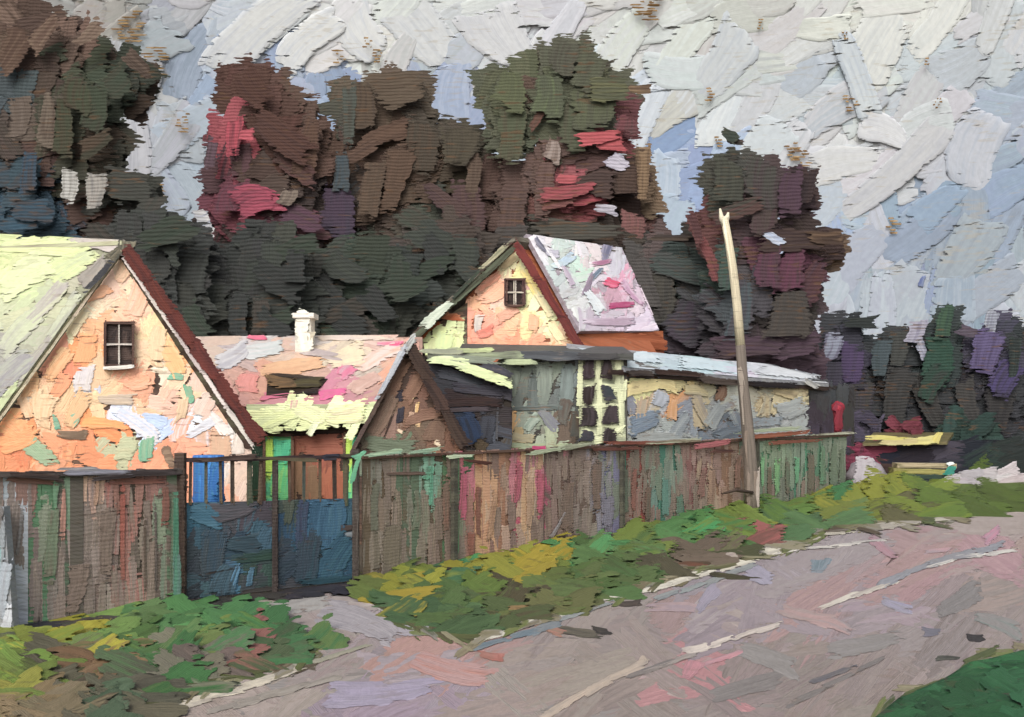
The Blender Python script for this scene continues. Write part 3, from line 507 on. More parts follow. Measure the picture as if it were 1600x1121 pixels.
tree("broadleaf_tree", "low blackish tree between the pink-topped roof and the pole", "tree",
     [(985, 385), (1010, 350), (1060, 368), (1105, 350), (1130, 400), (1150, 560), (990, 560)], 40, 2.4, A6, 30, 28, 17, 1060, 390, .3, group=BK, spread=60,
     extra=[(1030, 470, 50, 30, 86, '504c40', '3c3c38'), (1060, 420, 50, 20, -20, '40544e', '4c4a48'), (1075, 505, 34, 34, 60, '4c3e50', '44484c'), (1050, 372, 40, 6, 0, '3a2c26', '5c4834'), (1010, 440, 54, 14, -70, '5a5450', '4c4844'), (1070, 375, 26, 5, 0, '2c2220', '4c3a30')])
tree("broadleaf_tree", "purple brown pyramid-shaped tree standing behind the leaning pole", "tree",
     [(1112, 260), (1150, 235), (1200, 245), (1255, 260), (1275, 300), (1265, 345), (1310, 355), (1318, 385), (1270, 410), (1290, 460), (1262, 490), (1290, 580), (1120, 580), (1105, 450), (1085, 380), (1082, 335), (1110, 340)], 38, 2.6, A5, 31, 28, 17, 1188, 250, .3,
     holes=[(1203, 373, 18, 10)], group=BK, spread=70,
     extra=[(1140, 285, 40, 28, 86, '464e3c', '3c4438'), (1190, 285, 40, 30, 86, '464a40', '4c3c40'), (1235, 300, 40, 20, 84, '52344a', '4c343c'), (1260, 290, 34, 18, 80, '2e2226', '4c342c'), (1150, 330, 44, 14, 20, '5c3c34', '3c4a3c'), (1195, 335, 34, 26, 86, '4c3f38', '52343c'), (1240, 375, 60, 20, 0, '3c2a26', '5c4430'), (1290, 372, 30, 12, 0, '44301f', '7c5c38'),
            (1086, 355, 30, 9, 110, '5c3030', '7c403a'), (1110, 405, 46, 10, 112, '8c3c3a', '5c3034'), (1135, 420, 40, 14, 80, '2c5848', '42504c'), (1200, 410, 44, 22, 84, '642c4a', '4c343c'), (1235, 420, 40, 24, 80, '6c2c4c', '4c3438'), (1270, 440, 34, 22, 60, '5c3034', '4c3444'), (1190, 450, 50, 24, 80, '4c4c54', '42444a'), (1235, 490, 44, 36, 84, '403f38', '4c4438'),
            (1160, 480, 50, 20, 84, '42585e', '4c444c'), (1205, 370, 26, 8, -30, 'b8cae8', 'e0e4ea'), (1140, 212, 18, 9, -35, '2c4438', '3f4a30'), (1150, 222, 16, 6, -10, '3c3c34', '6c5048'), (1170, 540, 60, 20, 0, '523a4c', '4c3a3c'), (1245, 540, 44, 22, 10, '543a4e', '44343c')])
# darker lower wood seen between and above the roofs
for i, (x0, x1, yt, lab, D) in enumerate([(130, 330, 330, "dark slate green tree right of the lime roof's peak", 33), (310, 500, 350, "charcoal tree above the white chimney's left", 34),
        (470, 660, 370, "dark bottle green tree directly behind the white chimney", 35), (620, 800, 345, "dark olive brown tree left of the pink-topped house's peak", 36)]):
    tree("broadleaf_tree", lab, "tree", [(x0, yt + 40), ((x0 + x1) / 2, yt), (x1, yt + 40), (x1 + 10, 600), (x0 - 10, 600)], D, 2.2, AB, 33, 32, 19, (x0 + x1) / 2, yt + 30, .3, group="dark lower trees behind the roofs", limbs=5, spread=60,
         extra=[(x0 + R.uniform(20, x1 - x0 - 20), R.uniform(yt + 30, 520), R.uniform(30, 50), R.uniform(14, 26), R.choice([85, 20, -30, 130]), *R.choice([('3c423c', '444c40'), ('3a3c3c', '2f3634'), ('364636', '42483c'), ('4c423a', '3c3c34')])) for q in range(9)])
# far row beyond the end of the fence
AF0 = AN("""1310,510,50525a 1300,560,5a4868 1330,580,54426c 1340,505,2c3330 1370,520,3f4840 1400,540,4a4c46 1360,560,4b5c62 1400,590,42413c 1430,560,3c4440 1470,520,2c5040 1470,550,22503a 1450,590,204a36 1480,500,3a603e 1510,510,5c4a5c 1530,540,6c5c90 1560,560,5c4c78 1580,540,2c3c38
 1520,590,473c48 1560,600,3e3438 1340,620,42403a 1390,630,403e3a 1440,620,37332f 1500,630,3e3c36 1540,640,3a3632 1580,640,282426 1500,670,2c3c38 1550,690,26362f 1340,650,4a4654 1290,620,4a484e 1600,600,2c2c30 1650,600,3c3c44 1620,520,3c4c48 1400,690,2c2c30 1330,540,504468""")
AF = desat(AF0, .4, .8)
for lab, pl, tx, yt, ex in [
    ("purple and green rounded tree just past the long shed", [(1275, 535), (1305, 490), (1335, 478), (1372, 530), (1378, 700), (1268, 700)], 1325, 520, [(1300, 545, 24, 16, 70, 'a8b0c8', '7c7494'), (1330, 570, 36, 24, 80, '5c4474', '544468'), (1345, 505, 30, 10, 0, '2c3430', '3c4438'), (1340, 640, 44, 26, 86, '46423c', '4a4450'), (1300, 590, 40, 20, 86, '4c4458', '3c3c40')]),
    ("dark grey green tree with a pale lilac dab", [(1355, 545), (1395, 505), (1445, 525), (1452, 700), (1350, 700)], 1405, 520, [(1375, 560, 34, 16, 84, '4a5c62', '3c4c4c'), (1405, 545, 40, 18, 86, '4c4e48', '42443c'), (1432, 520, 24, 15, 70, 'b8b4c8', '9c98b4'), (1440, 545, 22, 9, 110, 'c0bed0', '9098b4'), (1400, 620, 54, 24, 80, '44423e', '38362f')]),
    ("bright bottle green tree in the far row", [(1440, 520), (1475, 480), (1508, 515), (1515, 700), (1432, 700)], 1475, 510, [(1475, 505, 30, 14, 80, '3c6440', '2c5040'), (1468, 560, 44, 26, 84, '20523a', '285844'), (1455, 600, 34, 18, 60, '224c38', '3c4038'), (1450, 630, 50, 20, 110, '3a3630', '4c4a44')]),
    ("violet tree at the far right end of the row", [(1500, 530), (1535, 500), (1570, 484), (1610, 530), (1620, 700), (1495, 700)], 1550, 510, [(1540, 550, 40, 26, 76, '6c5c90', '544470'), (1520, 520, 34, 9, -15, '5c4a5c', '6c6070'), (1548, 505, 30, 11, 80, 'b4bac8', '8c90a8'), (1570, 590, 34, 24, 60, '50407c', '3c3444'), (1510, 630, 44, 18, 100, '48443e', '3a3834'), (1560, 640, 44, 24, 84, '3c3834', '2e2a2a'), (1585, 560, 40, 10, 86, '28342f', '3c4c44')]),
    ("dark tree mostly cut off beyond the picture's right edge", [(1590, 520), (1640, 480), (1750, 490), (1800, 700), (1595, 700)], 1690, 510, [])]:
    tree("roadside_tree", lab, "tree", pl, 46, 2.0, AF, 27, 24, 14, tx, yt, .25, group="row of far trees past the fence", limbs=5, spread=40, extra=ex)

# ------------------------------------------------------------------ house with the lime roof (left)
def daubs(m, sf, lst, t=2.6, lift=4.6, clip=None, rag=.16, g=1.0, base=None):
    for (x, y, L, w, a, c_, c2) in lst: daub(m, sf, x, y, L, w, a, ((lin(c_) if isinstance(c_, str) else c_) if base is None else lin(c_) * .72 + lin(base) * .28) * g, (lin(c2) if isinstance(c2, str) else c2) * g, t=t, lift=lift, clip=clip, rag=rag)
def offs(pts, n, d): return [np.array(p) + n * d for p in pts]
def board_px(m, sf, a, b, w, out, c_, c2, dep=.08):
    """board lying on plane sf from a to b (both given on the surface), w wide"""
    d = np.array(b, float) - a; L = np.linalg.norm(d); n = np.array([-d[1], d[0]]) / L * w / 2
    poly = [tuple(np.array(a) + n), tuple(np.array(b) + n), tuple(np.array(b) - n), tuple(np.array(a) - n)]
    n2 = n * .72; pin = [tuple(np.array(a) + n2), tuple(np.array(b) + n2), tuple(np.array(b) - n2), tuple(np.array(a) - n2)]
    f = offs(face_poly(sf, pin), sf.n, out); m.prism(f, -sf.n * dep, c_, c2)
    k = max(1, int(L / 60))
    pl = Plane(f[0], sf.n)
    for i in range(k):
        q = np.array(a) + d * ((i + .5) / k)
        daub(m, pl, q[0], q[1], L / k * .58, w * .6, -math.degrees(math.atan2(d[1], d[0])), jit(lin(c_), .1), lin(c2), t=1.8, lift=.6, rag=.2, taper=R.uniform(-.3, .3))

gA = vplane(195, 18, 18)
hA = thing("village_house", "left peach house with a steep lime green roof and maroon bargeboard", "house", (gA.pt(100, 700)[0], gA.pt(100, 700)[1], 0))
WALLA = [(193, 396), (392, 690), (396, 760), (396, 800), (-70, 860), (-70, 750)]
ridge = np.array([-.95, .31, .012]); ridge /= np.linalg.norm(ridge)
m = M(); fp = face_poly(gA, [(193, 396), (392, 690), (396, 740), (396, 740), (-65, 770), (-65, 745)])
fp[2][2] = fp[3][2] = 0; fp[4][2] = 0; fp = [fp[0], fp[1], fp[2], fp[4], fp[5]]
m.prism(fp, ridge * 7 - gA.n * .02, UND, '6c5244')
AW = AN("""190,430,f0c4a8 150,450,efd0a8 220,450,f2d4aa 180,410,d8bc98 205,480,f4ba94 120,480,ecdcb8 110,510,f2e6b0 140,520,f2ac78 130,545,f69c54 250,520,f4d098 285,560,fab068 240,560,f4cca0 160,590,eabf90 80,560,ea9c74 60,590,f0bc88 130,600,c8ccd8 100,590,f08c60 30,600,dcc4a4 20,640,eea868 60,640,ecc494
 110,630,e4b884 160,620,e8c08c 210,600,f4a87c 260,580,ecd8bc 230,630,f4c090 270,630,ecb89c 300,600,f4c8a0 90,655,f0b080 50,680,f49450 20,700,e47c48 150,660,f89448 190,665,f48c44 200,650,dce0ec 240,660,b8cce8 220,675,eceeea 180,700,b8b88c 60,710,e09868 100,690,f89c64 140,700,e88c54 290,690,f4a47c
 310,660,dce0e8 320,640,ecc4ac 340,680,dcb090 370,690,e8e2d8 350,650,f8bca0 300,720,f49c6c 20,725,e88c50 250,720,f49868 380,720,dcbca4""")
AW = (AW[0], grey(AW[1], .9) * (1.04, 1.04, 1.04))
fill(m, gA, WALLA, AW, (26, 24), 24, 14, lambda x, y: R.choice([80, 60, 20, -30, 100]), 15, t=2.6, clip=WALLA, over=1.2, jc=.05, rag=.2)
daubs(m, gA, [(195, 425, 22, 12, 60, 'e8c8a4', 'f0b898'), (235, 450, 40, 10, -58, 'f6dcb0', 'f0b8a0'), (215, 470, 30, 18, 70, 'f4b898', 'f8c8b0'), (150, 460, 26, 10, 20, 'f0b088', 'e8a070'), (120, 500, 26, 14, 60, 'f2e4b4', 'e0d4b0'), (135, 545, 26, 18, 80, 'f69a58', 'f4b078'), (90, 570, 30, 13, 55, 'e8b47c', 'e09c68'), (130, 592, 22, 16, 80, 'ccd0dc', 'dcd0c4'),
    (95, 605, 26, 12, 60, 'ee8858', 'f0a070'), (50, 600, 24, 13, 86, 'f0bc80', 'e8a878'), (120, 640, 34, 14, 60, 'dfae78', 'd8b488'), (65, 640, 28, 20, 84, 'eacca0', 'e0b080'), (270, 560, 34, 16, -60, 'fab46c', 'f4d09c'), (245, 540, 34, 13, 84, 'f4d0a4', 'e8c094'), (275, 588, 13, 7, -12, '48a88c', '6cc0a0'), (295, 617, 7, 16, 0, '3ca484', '58b898'),
    (285, 640, 20, 9, 80, 'dcc09c', 'c8a880'), (320, 635, 20, 16, 60, 'd8ccc4', 'e8bca8'), (215, 662, 44, 13, -36, 'dfe2ee', 'b8cce8'), (315, 668, 30, 8, 30, 'c4d4e8', 'e0e0e4'), (165, 662, 40, 9, -6, 'f49040', 'f8ac60'), (88, 660, 5, 12, 0, '38a488', '58a890'), (118, 655, 8, 9, 40, '48a88c', '90c0a0'), (60, 705, 34, 16, -40, '6ca888', '90b088'), (195, 700, 16, 20, 0, 'a8c098', 'c0b890'),
    (228, 702, 22, 12, 84, '3ca888', '58ac8c'), (115, 680, 26, 8, 0, '3c3430', '5c4838'), (265, 715, 8, 20, 0, '4c3c34', '6c5444'), (340, 660, 30, 9, -50, 'e8ecee', 'd0c8c4'), (372, 690, 24, 10, 80, 'e4e0da', 'c4b4a4'), (345, 700, 26, 20, 84, 'c8a084', 'e0a888'), (180, 625, 34, 9, 0, 'a8a098', 'd8c0a0'), (215, 600, 20, 12, 20, 'f2a078', 'f0b898'), (30, 690, 34, 16, 20, 'f09048', 'e8a468')], clip=WALLA, base='eec8a0')
m.build("gable_wall", MAT['plaster'], hA)
def window(parent, sf, x0, y0, x1, y1, nx, ny, fw, glass='332a28', frame='4a3630', mull='cfc8bc', out=.09, sill='e8e4da', skew=0):
    m = M(); m.prism(offs(face_poly(sf, [(x0, y0), (x1, y0), (x1, y1), (x0, y1)]), sf.n, out), -sf.n * .06, glass, '4a3a34')
    daub(m, Plane(sf.p + sf.n * out, sf.n), (x0 + x1) / 2, (y0 + y1) / 2, (y1 - y0) * .4, (x1 - x0) * .42, 88, glass, '5a4840', t=1.2, lift=.5, clip=[(x0, y0), (x1, y0), (x1, y1), (x0, y1)])
    w = m.build("window", MAT['metal'], parent)
    m = M()
    for a, b in (((x0, y0), (x1, y0)), ((x0, y1), (x1, y1)), ((x0, y0), (x0, y1)), ((x1, y0), (x1, y1))): board_px(m, sf, a, b, fw, out + .06, frame, '6a5044', .1)
    f = m.build("frame", MAT['wood'], w)
    m = M()
    for i in range(1, nx): board_px(m, sf, (x0 + (x1 - x0) * i / nx, y0), (x0 + (x1 - x0) * i / nx, y1), fw * .6, out + .05, mull, '9c948c', .05)
    for i in range(1, ny): board_px(m, sf, (x0, y0 + (y1 - y0) * i / ny), (x1, y0 + (y1 - y0) * i / ny), fw * .6, out + .055, mull, '9c948c', .05)
    m.build("muntin", MAT['wood'], w)
    if sill:
        m = M(); board_px(m, sf, (x0 - 2, y1 + 4), (x1 + 2, y1 + 1), 6, out + .08, sill, 'c8c0b4', .14); m.build("sill", MAT['wood'], w)
    return w
wn = window(hA, gA, 164, 505, 208, 572, 2, 2, 4)
# roof: left slope facing the road, hidden right slope
pk = gA.pt(193, 382); lf = gA.pt(-70, 745); rf = gA.pt(400, 694)
ov = gA.n * .1
rA = plane3(pk + ov, lf + ov, pk + ov + ridge * 5)
m = M(); m.prism([pk + ov, lf + ov, lf + ridge * 7, pk + ridge * 7], -rA.n * .12, '94967a', '84806c')
m.prism([pk + ov, rf + ov, rf + ridge * 7, pk + ridge * 7], np.array([-.12, 0, -.08]), UND, '6c6c54')
RP = [(196, 376), (184, 392), (-75, 752), (-220, 752), (-220, 362), (0, 366)]
ARF = AN("""30,390,e6f0aa 100,400,e2ecaa 150,388,d8ccc0 60,440,dfe8ae 20,480,dae0b4 110,450,d4d0b0 80,500,ccccac 30,540,cccdb0 10,590,b8b8a0 50,560,c4c4a8 150,430,c0b4a4 10,420,ecf4b0 20,630,c8d2a4 130,400,dfe8b0 60,400,e8f0b0 -60,450,dfe8b0 -60,560,c0c0b0 90,470,d8dcb4 0,560,b4b0a8""")
ARF = (ARF[0], ARF[1] * .66)
fill(m, rA, RP, ARF, (36, 28), 36, 16, lambda x, y: R.choice([8, 40, 50, -20]), 12, t=2.6, clip=RP, over=1.2, jc=.04)
daubs(m, rA, [(60, 385, 70, 14, -4, 'eaf2aa', 'dfe8b4'), (160, 385, 34, 8, -10, 'd8ccc4', 'c4b8b0'), (110, 415, 40, 20, 30, 'e0eaa8', 'ccd4b0'), (40, 430, 50, 24, 35, 'e4eeb4', 'f0f4c0'), (150, 425, 30, 10, 46, 'b0a89c', '8c847c'), (70, 480, 50, 12, 45, 'c0b8b0', 'dfe4b8'), (30, 520, 50, 16, 48, 'd4dab4', 'b8b4ac'), (100, 500, 44, 10, 55, 'd0d4b4', 'a8a49c'), (20, 580, 44, 20, 40, 'a8a4a4', 'c4c8b0'), (60, 560, 44, 10, 52, 'b4aca4', 'd4dab0'), (15, 625, 30, 12, 52, 'c4d09c', 'e0e8b4')], clip=RP, g=.7)
m.build("roof", MAT['roof'], hA)
m = M(); board_px(m, Plane(pk + gA.n * .13, gA.n), (196, 388), (408, 690), 20, .06, '6a342c', '4c2a28', .1); tag(m.build("bargeboard", MAT['wood'], hA), "wide maroon board along the right roof edge")
m = M(); board_px(m, Plane(pk + gA.n * .13, gA.n), (193, 402), (395, 696), 7, .03, 'd8ccc4', 'a89c98', .06); tag(m.build("rake_trim", MAT['wood'], hA), "thin pale trim inside the maroon board")
m = M(); board_px(m, Plane(pk + gA.n * .13, gA.n), (190, 392), (-70, 752), 4, .03, 'bcb094', '9c9078', .08)
daubs(m, Plane(pk + gA.n * .2, gA.n), [(155, 432, 34, 5, 48, '3c3c40', '5c5c5c'), (180, 398, 14, 9, 48, '44443c', '7c7460')], t=2)
tag(m.build("bargeboard", MAT['wood'], hA), "narrow pale board along the left roof edge")
m = M(); m.beam(pk + ov * 1.3, pk + ridge * 7, .09, .07, 'b4b490', '8c8470'); daub(m, Plane(pk + ov * 1.4, gA.n), 197, 388, 12, 12, 70, '4c4c44', '8c846c', t=2.5); m.build("ridge_cap", MAT['roof'], hA)

# ------------------------------------------------------------------ low pink-roofed house with chimney
hC = thing("low_house", "low house with a pink and peach roof and lime eaves behind the gate", "house", tuple(P(470, HZ, 22.5)[:2]) + (0,))
ea, eb = P(370, 634, 21.5), P(575, 634, 21.5); ra, rb = P(290, 527, 24.5), P(660, 527, 24.5)
ea = P(300, 634, 21.5); eb = P(660, 634, 21.5)
rC = plane3(ea, eb, ra)
m = M(); m.prism([ea, eb, rb, ra], -rC.n * .15, 'a08070', '8c7068')
bk = [ra, rb, rb + np.array([0, 3, -1.3]), ra + np.array([0, 3, -1.3])]; m.prism(bk, (0, 0, -.12), UND, '7c5c50')
RC = [(292, 527), (655, 524), (655, 636), (300, 636)]
ARC = AN("""330,545,d8bca4 360,560,b8b4b4 345,600,dca088 390,560,d0b4a8 380,545,c8c0c0 410,540,c8ccc8 430,560,e8c4a4 470,560,e8b894 500,570,d8a890 520,545,f0dcb8 560,545,f0dcb4 590,550,e8c8b4 620,545,f0a888 570,570,c8b8a8 540,590,e0889c 560,610,d88898 600,600,d09c84 400,600,e0907c 430,590,e8a078 385,620,d8907c
 450,610,d87c8c 520,615,e87ca0 480,540,d8ccc0 600,570,f0b48c 620,600,c8988c 330,620,c89080 540,560,e8d4c4 440,545,e0b8a0""")
ARC = (ARC[0], grey(desat(ARC, .75)[1], .85) * .78)
fill(m, rC, RC, ARC, (30, 20), 30, 11, lambda x, y: R.choice([12, 30, -20, 0]), 14, t=2.4, clip=RC, over=1.3, jc=.05)
daubs(m, rC, [(365, 560, 30, 15, 30, 'b8b4b8', 'd8d4d0'), (410, 550, 36, 12, 10, 'c8ccc8', 'e0d8d4'), (460, 575, 50, 13, 12, 'e4b488', 'd8a078'), (540, 560, 30, 16, 20, 'f0dcb4', 'd8c4ac'), (500, 555, 34, 7, -12, 'b8a8a4', 'd0c0b4'), (350, 610, 20, 20, -50, 'd8a090', 'b89880'), (385, 600, 14, 18, 80, 'e8988c', 'd88878'), (540, 580, 14, 12, 40, 'e07c98', 'c8b0b4'),
    (590, 560, 40, 11, 30, 'e8d4c8', 'f0b08c'), (610, 580, 30, 8, 40, 'f0a078', 'd8b4a0'), (400, 530, 16, 4, -4, 'e86c88', 'd8a0a0'), (520, 617, 22, 7, 10, 'e8689c', 'd87890'), (440, 618, 34, 6, 6, 'd8708c', 'e09090'), (570, 600, 26, 12, 30, 'd0a898', 'e8c8b8'), (610, 540, 20, 4, 0, 'e85c84', 'e0c8c8'), (550, 530, 60, 4, 0, 'd8c8bc', 'f0d4b4')], clip=RC, g=.82)
m.build("roof", MAT['roof'], hC)
m = M(); w0 = P(310, 634, 21.8); w1 = P(650, 634, 21.8); w0b = w0.copy(); w1b = w1.copy(); w0b[2] = w1b[2] = 0
m.prism([w0, w1, w1b, w0b], (0, 5, 0), UND, '4a3a30'); sfw = Plane(w0 - np.array([0, .01, 0]), (0, -1, 0))
WC = [(380, 636), (650, 636), (650, 730), (380, 730)]
fill(m, sfw, [(380, 690), (650, 680), (650, 790), (380, 790)], AN("400,700,4c3c30 480,700,9c5c48 500,690,a86450 530,700,8c5444 560,700,6a5040 450,760,8c6c50 520,760,b0684c 560,770,7a7050 430,780,8c7a58 410,740,33503c"), (20, 22), 24, 10, 84, 12, t=2, over=1.2)
daubs(m, sfw, [(503, 697, 38, 20, 4, '9c5c48', 'ac6c54'), (470, 675, 90, 7, 2, '3a2c26', '4c3c34'), (405, 700, 26, 12, 84, '33503c', '3c4c40'), (400, 745, 40, 12, 88, '38523c', '445c48')], t=2)  # long dark brown stroke is the shadow below the eaves, painted on
m.build("wall", MAT['plaster'], hC)
m = M(); sfe = Plane(P(470, 650, 21.4), (0, -1, 0)); m.prism(face_poly(sfe, [(385, 632), (655, 632), (655, 662), (385, 662)]), (0, .06, 0), 'a8ac84', 'c8d09c')
fill(m, sfe, [(392, 634), (645, 634), (645, 664), (392, 664)], AN("400,650,e8f0ac 450,640,e4ecb0 500,650,ecf2b8 550,645,e8f0b4 600,650,dce4ac 480,660,e0e8a8"), (26, 14), 24, 10, lambda x, y: R.choice([10, -20, 60]), 14, t=2.4, over=1.2)
daubs(m, sfe, [(430, 655, 34, 12, 20, 'e8f0a8', 'd8e0a8'), (480, 645, 34, 14, -20, 'ecf2b4', 'dcd8b0'), (540, 648, 34, 16, 10, 'ecf4b0', 'd8c8a8'), (490, 668, 14, 6, 60, 'f0f4cc', 'd0d8a8'), (460, 632, 8, 6, 80, 'e08ca0', 'e0e0b0')], t=2.6, lift=3)
m.build("eaves_board", MAT['wood'], hC)
m = M(); sfo = Plane(rC.pt(460, 605) + rC.n * .04, rC.n); OP = [(418, 592), (440, 588), (512, 592), (500, 606), (470, 622), (416, 618)]
m.prism(face_poly(sfo, OP), -rC.n * .06, '2c241c', '3c3020')
daubs(m, sfo, [(440, 600, 24, 9, -6, '5c4830', '8c6840'), (480, 600, 26, 8, 4, '4c4428', '2c2420'), (455, 590, 40, 3, -4, '2c2420', '4c3c2c'), (478, 615, 20, 4, 12, '241c1c', '3c2c24')], t=2)
tag(m.build("skylight", MAT['metal'], hC), "dark olive opening low on the pink roof")
m = M(); base = rC.pt(478, 545)
def bxc(m, x0, y0, x1, y1, D, dep, c_, c2):
    a = P(x0, y0, D); b = P(x1, y0, D); c1 = P(x1, y1, D); d = P(x0, y1, D); m.prism([a, b, c1, d], (0, dep, 0), c_, c2); return Plane(a, (0, -1, 0))
Dc = base[1]
s_ = bxc(m, 461, 494, 486, 552, Dc - .2, .45, 'd8d4c4', 'b8b4a8')
daubs(m, s_, [(472, 508, 22, 12, 84, 'e8e4d4', 'd8dcc8'), (476, 530, 24, 12, 110, 'e4e0cc', 'f4f0e4'), (485, 527, 10, 6, 80, 'c4bca4', 'a8a090')], t=2)
chm = m.build("chimney", MAT['plaster'], hC)
m = M(); s_ = bxc(m, 457, 489, 490, 497, Dc - .28, .6, 'e4e2d4', 'c0bcb0'); daub(m, s_, 472, 493, 15, 4, 4, 'f0ece0', 'd8d4c8', t=1.5); m.build("cap", MAT['plaster'], chm)
for (x0, x1, y0, y1, lab, ca_, cb_) in [(413, 457, 682, 800, "lime and mint green door left of the brown wall", '5cc890', 'a8dc50'), (538, 566, 680, 800, "mint green door beside the brown hut", '58d0a0', '48b88c')]:
    m = M(); sd_ = Plane(P(x0, y0, 21.7), (0, -1, 0)); m.prism(face_poly(sd_, [(x0, y0), (x1, y0), (x1, y1), (x0, y1)]), (0, .08, 0), ca_, cb_)
    daubs(m, sd_, [((x0 + x1) / 2 + (x1 - x0) * .15, y0 + 22, 22, (x1 - x0) * .34, 86, '5cd49c', '48c090'), (x0 + 7, y0 + 30, 34, 8, 88, 'bce44c', 'c8ec60'), ((x0 + x1) / 2, y0 + 70, 30, (x1 - x0) * .3, 80, '60d484', 'a8e070'), (x1 - 9, y0 + 80, 22, 9, 80, '50c890', '80dc80')], t=2.2)
    d_ = tag(m.build("door", MAT['wood'], hC), lab)
    m = M()
    for xx in (x0, x1): board_px(m, sd_, (xx, y0), (xx, y1), 4, .06, '6c5040', '8c6c54', .08)
    board_px(m, sd_, (x0, y0 - 2), (x1, y0 - 2), 4, .062, '4c3a30', '6c5444', .08); m.build("frame", MAT['wood'], d_)

# ------------------------------------------------------------------ brown hut
gH = vplane(640, 19.3, 8)
hH = thing("wooden_hut", "small brown triangular hut with dark thick bargeboard in front of the grey veranda", "hut", tuple(gH.pt(640, 700)[:2]) + (0,))
WH = [(640, 536), (722, 702), (722, 740), (552, 745), (552, 708)]
m = M(); fp = face_poly(gH, WH); fp[2][2] = fp[3][2] = 0; back = np.array([-.13, .99, 0])
m.prism(fp, back * 2.6, UND, '6c5444')
AH = AN("640,570,7a5c4c 620,600,7c6050 660,600,78584a 600,640,78604f 640,640,765848 670,650,70564a 590,680,6c6050 640,680,6c5a4a 690,690,745444 575,700,687060 620,700,607058 660,720,6c5c4c 700,710,7c5844 600,670,82685a")
fill(m, gH, WH, AH, (24, 24), 26, 12, lambda x, y: R.choice([60, 84, -50, 20]), 12, t=2.2, clip=WH, over=1.2, jc=.06)
daubs(m, gH, [(620, 590, 40, 12, 62, '80624f', '745646'), (650, 600, 36, 11, 60, '7c5c4a', '8a6854'), (600, 650, 44, 13, 62, '7c6454', '6c5a4c'), (660, 650, 36, 10, 20, '7a5a4a', '8c6c58'), (610, 698, 40, 13, -6, '66705c', '5c6450'), (607, 665, 26, 2, 70, '3a2c28', '4c3c34'), (680, 672, 20, 16, 70, '6c5446', '7c6250')], clip=WH)
m.build("gable_wall", MAT['wood'], hH)
pkH = gH.pt(640, 528); lH = gH.pt(545, 712); rH = gH.pt(730, 708); ovH = gH.n * .2
m = M(); m.prism([pkH + ovH, lH + ovH, lH + back * 2.8, pkH + back * 2.8], (.02, 0, -.08), '5c544e', '8c8c94')
m.prism([pkH + ovH, rH + ovH, rH + back * 2.8, pkH + back * 2.8], (-.02, 0, -.08), '3c2c26', '4c3c34')
m.build("roof", MAT['roof'], hH)
sfb = Plane(gH.pt(640, 600) + gH.n * .22, gH.n)
m = M(); board_px(m, sfb, (638, 536), (726, 698), 19, .05, '44342c', '2c2220', .08); tag(m.build("bargeboard", MAT['wood'], hH), "thick dark umber board on the right roof edge")
m = M(); board_px(m, sfb, (644, 530), (548, 708), 6, .03, '5c4a42', '4a3c38', .08); daubs(m, Plane(sfb.p + gH.n * .06, gH.n), [(612, 582, 52, 5, 62, '9ca0a8', 'c4c8cc'), (640, 537, 16, 6, 56, 'b4b8b4', '6c6460')], t=2)
tag(m.build("bargeboard", MAT['wood'], hH), "thin grey white board on the left roof edge")
m = M()
for x, y, L, w in ((622, 619, 10, 9), (625, 649, 13, 6)): daub(m, gH, x, y, L, w, 84, '2c2426', '3c3c48', t=2, lift=4)
w_ = m.build("window", MAT['metal'], hH)
for tr_ in (lambda q: [q[:4], q[4:5], q[5:]])([(647, 618, 12, 3, 60, 'c8a878', 'e0c898'), (651, 640, 13, 3, 84, 'd0a468', 'e8c890'), (642, 652, 9, 5, 60, 'c8a48c', 'a88870'), (653, 657, 12, 5, 88, 'dcb888', 'c09c70'), (625, 674, 6, 3, -30, 'e0c8a8', 'b89878'), (684, 690, 7, 6, 60, 'e8d4b4', 'b09070')]):
    m = M(); daubs(m, gH, tr_, t=2, lift=4); m.build("carved_trim", MAT['wood'], hH)

# ------------------------------------------------------------------ pink-topped house (centre)
gB = vplane(812, 29, -22)
hB = thing("village_house", "central tall peach house with marbled pink and white roof", "house", tuple(gB.pt(812, 600)[:2]) + (0,))
WB = [(808, 392), (903, 550), (903, 560), (728, 560), (728, 470), (760, 435)]
ridB = np.array([.78, .63, 0]); ridB /= np.linalg.norm(ridB)
pB = gB.pt(810, 372); rB_ = gB.pt(912, 556); lB = gB.pt(640, 534)
m = M(); fp = face_poly(gB, [(808, 388), (903, 550), (903, 560), (728, 560), (728, 455)]); fp[2][2] = 0; fp[3][2] = 0
m.prism(fp, ridB * 3.0, 'a05a38', '7c4428')
AWB = AN("""800,410,f2d8a8 780,430,e8c8a0 820,430,f4d890 760,450,f4b090 800,450,f4b4a8 750,480,f4a884 790,480,f4b8a0 760,510,e89880 740,540,f09474 780,520,e8a080 800,500,e8b088 820,470,f4e0a0 840,480,f4e4b0 830,500,e8c890 850,520,f4c098 870,530,f0bc94 880,545,f0a878 800,545,f0906c 840,540,e89c78 760,550,f0a484 820,550,ecb08c 860,500,f4e0a8""")
AWB = (AWB[0], np.clip(AWB[1] * 1.15, 0, .85))
fill(m, gB, WB, AWB, (17, 16), 17, 9, lambda x, y: R.choice([60, 84, 30, -40]), 14, t=2.2, clip=WB, over=1.2, jc=.04)
